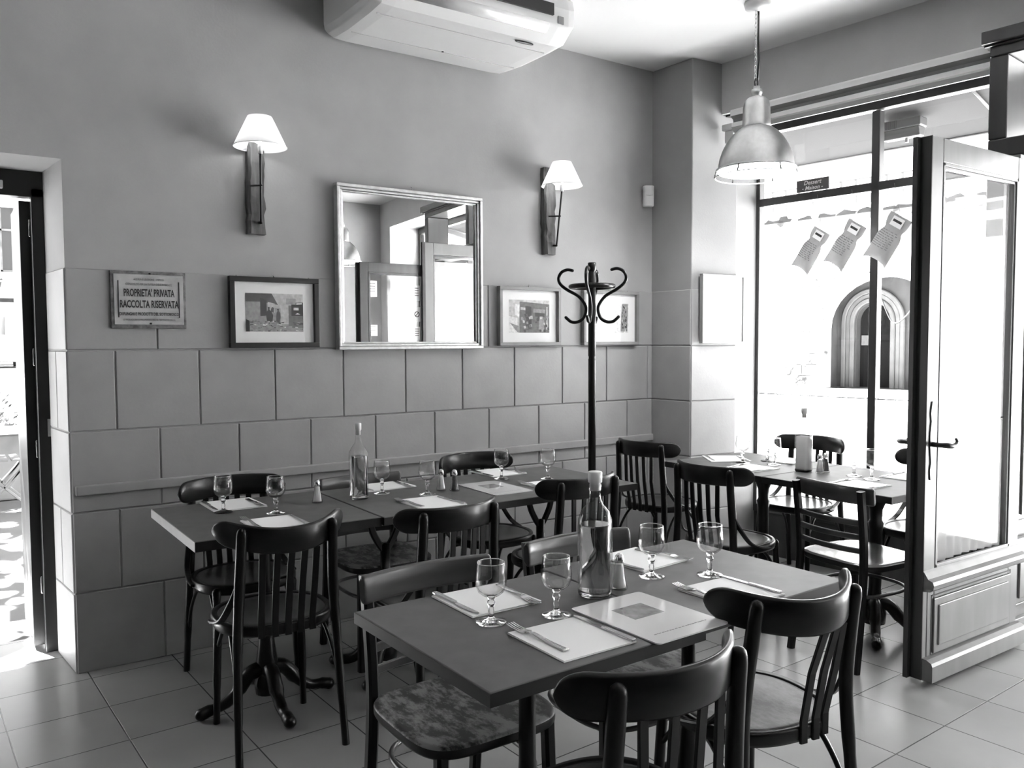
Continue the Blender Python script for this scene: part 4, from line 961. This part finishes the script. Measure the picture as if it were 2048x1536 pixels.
sack('cloth herb sack hung in the window, middle of the three', .665, 1.975, R(33), .125, .27)
sack('cloth herb sack hung in the window, rightmost, in front of the mullion', .918, 1.985, R(33), .14, .27)
ck = thing('chalkboard', 'small chalkboard with white script standing on the window transom', 'chalkboard', W(.418, .355, 2.362), OM)
MB().box((-.006, -.106, -.036), (.006, .106, .036)).build('board', M_chalk, ck, bevel=.002)
M_chalkw = mat('chalk', .8, .9)
text_mesh('Dessert', .036, M_chalkw, ck, (-.0068, 0, .015), (R(90), 0, R(-90)), 1.0, .0006, shear=.25)
text_mesh('- Maison -', .034, M_chalkw, ck, (-.0068, 0, -.017), (R(90), 0, R(-90)), 1.0, .0006, shear=.25)

# ================================================================== OUTSIDE, SHOP WINDOW SIDE
struct(MB().box((4.15, -60, -.14), (60, 60, -.02)).build('floor_street', M_road))
aw = wthing('awning', 'grey canvas awning over the shop window outside', 'awning')
MB().add([(.52, .6, 2.80), (.52, -4.9, 2.80), (1.12, -4.9, 2.665), (1.12, .6, 2.665), (.52, .6, 2.81), (.52, -4.9, 2.81), (1.12, -4.9, 2.675), (1.12, .6, 2.675)], [(0, 1, 2, 3), (4, 7, 6, 5), (0, 4, 5, 1), (1, 5, 6, 2), (2, 6, 7, 3), (3, 7, 4, 0)]).build('canvas', M_awning, aw)
MB().tube([(1.12, .6, 2.662), (1.12, -4.9, 2.662)], .012, 8).build('front_bar', M_plastic_g, aw)
for s_ in (-.3, 1.25, 2.9, 4.6): MB().tube([(.52, -s_, 2.79), (1.12, -s_, 2.655)], .008, 8).build('arm', M_plastic_g, aw)
aw2 = thing('awning', 'unseen canvas awning added over the street door to cut sunlight', 'awning', (0, 0, 0))  # unseen awning added to end the sun patch at the doorway
MB().add([(-2.6, .62, 2.95), (.7, .62, 2.95), (.7, 1.85, 2.5), (-2.6, 1.85, 2.5), (-2.6, .62, 2.96), (.7, .62, 2.96), (.7, 1.85, 2.51), (-2.6, 1.85, 2.51)], [(0, 3, 2, 1), (4, 5, 6, 7), (0, 1, 5, 4), (1, 2, 6, 5), (2, 3, 7, 6), (3, 0, 4, 7)]).build('canvas', M_awning, aw2)
MB().tube([(-2.6, 1.85, 2.5), (.7, 1.85, 2.5)], .012, 8).build('front_bar', M_plastic_g, aw2)
M_lampgrey = mat('weathered_lamp_housing', .05, .5)
bl = thing('bulkhead_lamp', 'ribbed bulkhead lamp fixed under the awning outside', 'outdoor lamp', W(.80, .72, 2.70), OM)
MB().box((-.05, -.12, -.02), (.05, .12, .035)).build('housing', M_lampgrey, bl, bevel=.008)
MB().prism([(-.045, -.02), (.045, -.02), (.03, -.075), (-.03, -.075)], -.11, .11, lambda a, b, c_: (a, c_, b)).build('cover', M_lampgrey, bl, bevel=.006)
rb = MB()
for k in range(9): rb.box((-.053, .02+k*.011, -.018), (-.049, .026+k*.011, .03))
rb.build('grille', M_print, bl)
MB().box((-.008, -.03, -.10), (.008, -.015, -.07)).build('switch_pull', M_plastic_g, bl)

# stone facade across the square with a vaulted recess and an arched door
M_recess = mat('shaded_recess_stone', .045, .95, noise=.3, nscale=2, bump=.5, bscale=5)  # shade inside the vault put into this darker stone colour
M_mould = mat('door_moulding_stone', .085, .9, noise=.15, nscale=3)
fc = wthing('stone_building', 'sunlit stone building with arched doorway across the square', 'building')
def arch_pts(cx, hw_, spring, rise, n=16): return [(cx-hw_*math.cos(PI*i/n), spring+rise*math.sin(PI*i/n)) for i in range(n+1)]
def arch_wall(mb, s0, s1, z1, cx, hw_, spring, rise, d0, d1, mi=0):
    A_ = arch_pts(cx, hw_, spring, rise)
    for d in (d0, d1):
        P = lambda s_, z: (d, -s_, z)
        mb.add([P(s0, -.1), P(cx-hw_, -.1), P(cx-hw_, z1), P(s0, z1)], [(0, 1, 2, 3)], False, mi); mb.add([P(cx+hw_, -.1), P(s1, -.1), P(s1, z1), P(cx+hw_, z1)], [(0, 1, 2, 3)], False, mi)
        for a, b in zip(A_, A_[1:]): mb.add([P(*a), P(*b), P(b[0], z1), P(a[0], z1)], [(0, 1, 2, 3)], False, mi)
    path = [(cx-hw_, -.1)]+A_+[(cx+hw_, -.1)]
    for a, b in zip(path, path[1:]): mb.add([(d0, -a[0], a[1]), (d1, -a[0], a[1]), (d1, -b[0], b[1]), (d0, -b[0], b[1])], [(0, 1, 2, 3)], False, mi)
m = MB(); arch_wall(m, -40, 20, 4.75, -7.95, 1.70, 1.75, 1.45, 18.8, 19.2); m.build('outer_wall', M_stone, fc, recalc=False)
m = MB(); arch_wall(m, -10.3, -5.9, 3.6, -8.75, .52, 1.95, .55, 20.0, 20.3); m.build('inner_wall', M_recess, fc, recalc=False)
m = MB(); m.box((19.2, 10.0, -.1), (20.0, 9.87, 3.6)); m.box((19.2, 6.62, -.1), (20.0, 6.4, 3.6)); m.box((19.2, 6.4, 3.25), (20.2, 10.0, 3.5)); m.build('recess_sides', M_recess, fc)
m = MB(); m.box((18.8, 9.9, -.10), (20.2, 6.0, -.015)); m.build('recess_floor', M_print, fc)  # dark slab standing for the shade on the recess ground
for rr, dd, ww in ((.62, 19.93, .055), (.76, 19.97, .05), (.90, 19.95, .06)):
    k = rr-.52
    m = MB(); m.bar([(dd, 8.75+.0+rr, -.1)]+[(dd, -a, b) for a, b in arch_pts(-8.75, rr, 1.95, .55+k)]+[(dd, 8.75-rr, -.1)], .07, ww, (1, 0, 0)); m.build('door_moulding', M_mould, fc)
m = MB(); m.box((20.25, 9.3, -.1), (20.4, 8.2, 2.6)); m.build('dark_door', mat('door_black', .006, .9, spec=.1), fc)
m = MB(); m.box((20.22, 9.22, 1.25), (20.26, 9.0, 1.55)); m.build('door_notice', M_mould, fc)
m = MB(); m.box((18.75, 40, 4.75), (19.3, -20, 5.25)); m.build('parapet', M_stone, fc)
m = MB(); m.box((18.7, 40, 5.22), (19.35, -20, 5.3)); m.box((18.7, 40, 4.72), (19.35, -20, 4.78)); m.build('coping', M_stone, fc)
m = MB()
for i in range(70): m.box((19.0, 26-i*.45, 5.3), (19.03, 25.94-i*.45, 6.05))
m.box((19.0, 26, 6.03), (19.03, -5, 6.07)); m.build('railing', M_blackm, fc)
m = MB().tube(smooth([(18.75, 8.9, 3.6), (18.75, 8.3, 3.35), (18.75, 8.0, 2.75), (18.75, 7.6, 1.9), (18.75, 7.2, 2.1), (18.75, 6.9, 2.6)]), .02, 6).build('hanging_cable', M_blackm, fc)
st = MB(); rn = random.Random(4)
def blob(mb, cs, cz, a, b, d, n=18, rnd=rn):
    pts = []
    for i in range(n):
        q_ = 2*PI*i/n; k = rnd.uniform(.65, 1.15); pts.append((d, -(cs+a*k*math.cos(q_)), cz+b*k*math.sin(q_)))
    mb.add(pts, [tuple(range(n))])
blob(st, -5.55, 3.0, .28, .75, 18.79); blob(st, -5.95, 2.1, .18, .5, 18.79); blob(st, -5.3, 2.5, .35, .4, 18.788); blob(st, -5.6, 5.0, .5, .16, 18.69); blob(st, -10.5, .35, .5, .3, 18.79); blob(st, -10.1, .7, .25, .5, 18.788)
for k in range(16): blob(st, -13.4+.62*k+rn.uniform(-.1, .1), 5.0, rn.uniform(.26, .42), rn.uniform(.15, .24), 18.74, 14)
for k in range(26): blob(st, -10.6+rn.gauss(0, .5), abs(rn.gauss(0, .55))+.05, rn.uniform(.03, .12), rn.uniform(.03, .14), 18.786, 9)
for k in range(40): blob(st, -9.9+rn.uniform(-.5, 1.2), 3.2+rn.uniform(-.1, .7), rn.uniform(.02, .06), rn.uniform(.015, .05), 18.786, 7)
for k in range(30): blob(st, -5.6+rn.gauss(0, .35), 2.5+rn.gauss(0, .6), rn.uniform(.03, .2), rn.uniform(.04, .2), 18.784, 9)
st.build('weather_stain', M_stain, fc, recalc=False)
jo = MB()
for k in range(9):
    z = .35+k*.33; jo.box((18.785, 10.45+.1*(k % 2), z), (18.80, 9.68, z+.03)); jo.box((18.785, 10.4-.25*(k % 2), z), (18.80, 10.37-.25*(k % 2), z+.33))
for z in (1.0, 1.95): jo.box((18.785, 5.0, z), (18.80, 3.6, z+.02))
jo.build('stone_joints', M_stain, fc)

# ================================================================== OUTSIDE, STREET DOOR SIDE
struct(MB().box((-12, .62, -.14), (4.15, 9.0, -.005)).build('floor_pavement', M_pave))
struct(MB().box((-30, 9.0, -.14), (4.15, 60, .43)).build('floor_plaza', M_pave))
lw = MB().box((-6, 4.78, 0), (3.0, 5.15, .60)); lo_ = lw.build('low_stone_wall', M_stone_d, bevel=.02); tag(lo_, 'low stone wall across the pavement outside the street door', 'wall')
cpg = MB().box((-6.05, 4.74, .60), (3.05, 5.2, .64)).build('coping', M_stone, lo_)
# folding chair
fch = thing('folding_chair', 'slatted folding bistro chair on the pavement outside the street door', 'chair', (-.03, 4.25, 0), R(0))
for y in (-.18, .18):
    MB().bar([(-.20, y, 0), (.20, y, .45)], .012, .012).build('leg', M_stone_d, fch)
    MB().bar([(.22, y, 0), (-.02, y, .30), (.10, y, .46), (.26, y, .84)] if False else [(.22, y, 0), (-.20, y, .43)], .012, .012).build('leg', M_stone_d, fch)
    MB().bar([(.02, y, .22), (.20, y, .48), (.27, y, .84)], .012, .012).build('back_stile', M_stone_d, fch)
for k in range(5): MB().box((-.2+k*.085, -.2, .44), (-.2+k*.085+.06, .2, .455)).build('seat_slat', M_stone_d, fch)
for z in (.66, .78): MB().box((.225+(z-.66)*.2, -.2, z), (.245+(z-.66)*.2, .2, z+.05)).build('back_slat', M_stone_d, fch)
# hatchback car seen from behind
car = thing('parked_car', 'pale hatchback parked on the square beyond the street door', 'car', (1.66, 37.5, .43))
pr_ = [(-1.95, .25), (-1.98, .55), (-1.90, .80), (-1.60, 1.22), (-1.25, 1.33), (-.1, 1.36), (.35, 1.28), (.95, .88), (1.7, .74), (1.95, .55), (1.95, .25)]
M_car = mat('car_paint', .35, .2, coat=.8)
m = MB(); rings = []
for x, k in ((-.82, .86), (-.78, .96), (-.62, 1.0), (.62, 1.0), (.78, .96), (.82, .86)):
    rings.append([(x*(1-.16*max(0, z-.75)/.6), y*(.97+.03*k), .25+(z-.25)*k) for y, z in pr_])
m.rings(rings, False, True, False); m.build('body', M_car, car, bevel=.03)
m = MB().add([(-.58, -1.945, .86), (.58, -1.945, .86), (.50, -1.69, 1.17), (-.50, -1.69, 1.17)], [(0, 1, 2, 3)]); m.build('rear_window', M_print, car)
for sx in (-1, 1):
    MB().box((sx*.80, -1.99, .62), (sx*.64, -1.86, .86)).build('tail_light', M_plastic_g, car, bevel=.02)
    for y in (-1.25, 1.25): MB().tube([(sx*.62, y, .28), (sx*.80, y, .28)], .28, 20).build('wheel', M_print, car)
MB().box((-.84, -2.02, .30), (.84, -1.95, .50)).build('bumper', M_car, car, bevel=.02)
MB().box((-.26, -2.03, .55), (.26, -1.985, .66)).build('number_plate', M_paper, car)
# building with lettering
bd = thing('arcade_building', 'pale arcaded building with script lettering beyond the parked car', 'building', (0, 46, 0))
m = MB()
Z0 = .4
def fwall(a, b, z0, z1, y=0, dp=.4): m.box((a, y, z0), (b, y+dp, z1))
wins = [(.4, 1.75), (2.35, 3.70), (-1.5, -.2)]
fwall(-12, 12, 3.2, 5.1); fwall(-12, 12, 8.4, 10.0)
xs = sorted([x for p in wins for x in p]); ed = [-12]+xs+[12]
for i in range(0, len(ed), 2): fwall(ed[i], ed[i+1], 5.1, 8.4)
fwall(3.55, 12, Z0, 3.2); fwall(-12, -2.2, Z0, 3.2)
ap = arch_pts(.7, 2.85, 2.35, .85, 14)
for a, b in zip(ap, ap[1:]): m.add([(a[0], 0, a[1]), (b[0], 0, b[1]), (b[0], 0, 3.2), (a[0], 0, 3.2), (a[0], .4, a[1]), (b[0], .4, b[1])], [(0, 1, 2, 3), (0, 4, 5, 1)])
m.build('facade', M_stone, bd, recalc=False)
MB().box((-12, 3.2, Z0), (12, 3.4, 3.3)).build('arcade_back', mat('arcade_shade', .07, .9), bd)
MB().box((2.6, 2.9, Z0+.3), (4.4, 3.2, 2.9)).build('arcade_door', M_print, bd)
MB().box((2.75, 2.86, 2.2), (3.4, 2.9, 2.5)).build('shop_notice', M_paper, bd)
for a, b in wins:
    MB().add([(a, .25, 5.1), (b, .25, 5.1), (b, .25, 8.4), (a, .25, 8.4)], [(0, 1, 2, 3)]).build('window', mat('dark_pane', .03, .1), bd)
    w_ = MB()
    for p0, p1 in (((a, .12, 5.1), (a+.1, .25, 8.4)), ((b-.1, .12, 5.1), (b, .25, 8.4)), ((a, .12, 7.2), (b, .25, 7.3)), ((a, .12, 5.1), (b, .25, 5.2)), ((a/2+b/2-.04, .12, 5.1), (a/2+b/2+.04, .25, 8.4))): w_.box(p0, p1)
    w_.build('window_frame', M_stone_d, bd)
MB().box((-12, -.15, 3.55), (12, 0, 3.75)).build('string_course', M_stain, bd)
text_mesh('uai', 1.0, M_print, bd, (1.62, -.06, 4.42), (R(90), 0, 0), 1.25, 0, .03, shear=.2)
# trees and shrubs as leaf masses
def leaves(name, label, cat, blobs, n, size, seed, trunk=None):
    t = thing(name, label, cat); rn = random.Random(seed); mb = MB()
    for i in range(n):
        cx, cy, cz, rx, ry, rz = rn.choice(blobs)
        while True:
            a, b, c_ = (rn.uniform(-1, 1) for _ in range(3))
            if a*a+b*b+c_*c_ <= 1: break
        p = Vector((cx+a*rx, cy+b*ry, cz+c_*rz)); q_ = Vector((rn.gauss(0, 1), rn.gauss(0, 1), rn.gauss(0, 1))).normalized(); u_ = q_.orthogonal().normalized(); v_ = q_.cross(u_); k = size*rn.uniform(.6, 1.3)
        mb.add([p-u_*k, p-v_*k*.45, p+u_*k, p+v_*k*.45], [(0, 1, 2, 3)])
    o = mb.build('foliage', M_leaf, t, recalc=False); o['kind'] = 'stuff'
    if trunk:
        for k_, (pts, r) in enumerate(trunk): MB().tube(smooth(pts), r, 10).build('trunk' if k_ == 0 else 'branch', M_stone_d, t)
    return t
leaves('plane_tree', 'leafy street tree shading the pavement outside the street door', 'tree', [(-1.5, 5.2, 5.0, 3.6, 3.4, .8), (.2, 8.5, 5.6, 3.6, 3.6, .9), (-3.2, 8.2, 5.4, 3.5, 3.5, 1.0), (1.0, 10.0, 4.75, 1.2, 1.4, .45), (-1.0, 12.5, 6.5, 4, 3, 1.0)], 6500, .19, 11,
       [([(-2.2, 6.6, -.01), (-2.15, 6.6, 1.5), (-2.0, 6.5, 3.2), (-1.6, 6.2, 4.6)], .16), ([(-2.0, 6.5, 3.2), (-1.0, 6.0, 4.2), (.2, 6.0, 4.9)], .07)])
leaves('flowering_shrub', 'loose flowering shrub behind the low stone wall outside', 'shrub', [(-.25, 6.2, .75, .35, .4, .55), (-.05, 7.0, .5, .4, .5, .5), (.05, 6.4, .4, .3, .4, .35)], 700, .035, 5, [([(-.15, 6.4, -.01), (-.12, 6.4, .7), (-.1, 6.4, 1.35)], .015)])
stp = MB()
for k in range(7): stp.box((-3, 7.6+k*.22, 0), (1.6, 9.1, .09+k*.055))
so = stp.build('stone_steps', M_stone); tag(so, 'pale stone steps rising to the square outside', 'steps')

# ================================================================== notices on the second leaf (seen in the mirror)
def notice(label, x, z, w_, h_, grp='notices on the second door leaf', slash=False, dark=None):
    n = thing('notice', label, 'notice', (x, -3.872, z), 0, grp)
    MB().box((-w_/2, -.001, -h_/2), (w_/2, .001, h_/2)).build('sheet', M_paper, n)
    m_ = MB()
    for i in range(4): m_.box((-w_*.35, .0011, h_*(.3-.16*i)), (w_*.3, .0016, h_*(.3-.16*i)+h_*.06))
    if not slash: m_.build('printed_lines', M_greyprint, n)
    else:
        MB().tube([(w_*.32*math.cos(q_), .002, w_*.32*math.sin(q_)) for q_ in [2*PI*k/24 for k in range(24)]], .004, 6, closed=True).build('ban_ring', M_print, n)
        MB().tube([(-w_*.22, .002, -w_*.22), (w_*.22, .002, w_*.22)], .004, 6).build('ban_bar', M_print, n)
notice('tall printed notice at the top of the second door leaf', 3.20, 1.95, .09, .16)
notice('printed sticker near the hinge of the second door leaf', 3.70, 1.92, .07, .16)
notice('no smoking notice on the second door leaf', 3.70, 1.70, .08, .15, slash=True)
notice('small price list on the second door leaf', 3.70, 1.50, .07, .14)
notice('square white sticker on the second door leaf', 3.20, 1.53, .09, .11)

# ================================================================== sub-parts hang on their part
SUB = {'lip': ['bowl'], 'tag_stripe': ['paper_tag'], 'emblem_inlay': ['emblem'], 'lettering': ['enamel_plate', 'board', 'facade'], 'edging': ['tabletop'], 'lit_end_edging': ['tabletop'], 'seat_panel': ['seat_rim'],
       'raised_panel': ['bottom_rail'], 'panel_groove': ['bottom_rail'], 'door_handle': ['lock_plate'], 'shade_lining': ['shade'], 'guard_clip': ['guard_ring'], 'bulb': ['lamp_holder'], 'shade_trim': ['lamp_shade'],
       'photo_print': ['mount'], 'hook': ['picture_frame', 'mirror_frame'], 'clip_ring': ['curtain_rod'], 'photo': ['card'], 'print_line': ['card'], 'hinge': ['open_leaf'], 'ban_ring': ['sheet'], 'ban_bar': ['sheet'],
       'printed_lines': ['sheet', 'sack_cloth'], 'number_plate': ['bumper'], 'thick_base': ['glass_body'], 'nail': ['enamel_plate'], 'side_rod': ['enamel_plate'], 'screw': ['housing'], 'lens_line': ['housing'], 'display': ['housing'], 'grille': ['housing']}
base = lambda o: o.name.split('.')[0]
for th in [o for o in S.objects if o.parent is None and o.children]:
    kids = list(th.children)
    for k_ in kids:
        for want in SUB.get(base(k_), []):
            p_ = next((q_ for q_ in kids if base(q_) == want), None)
            if p_ is not None: k_.parent = p_; break
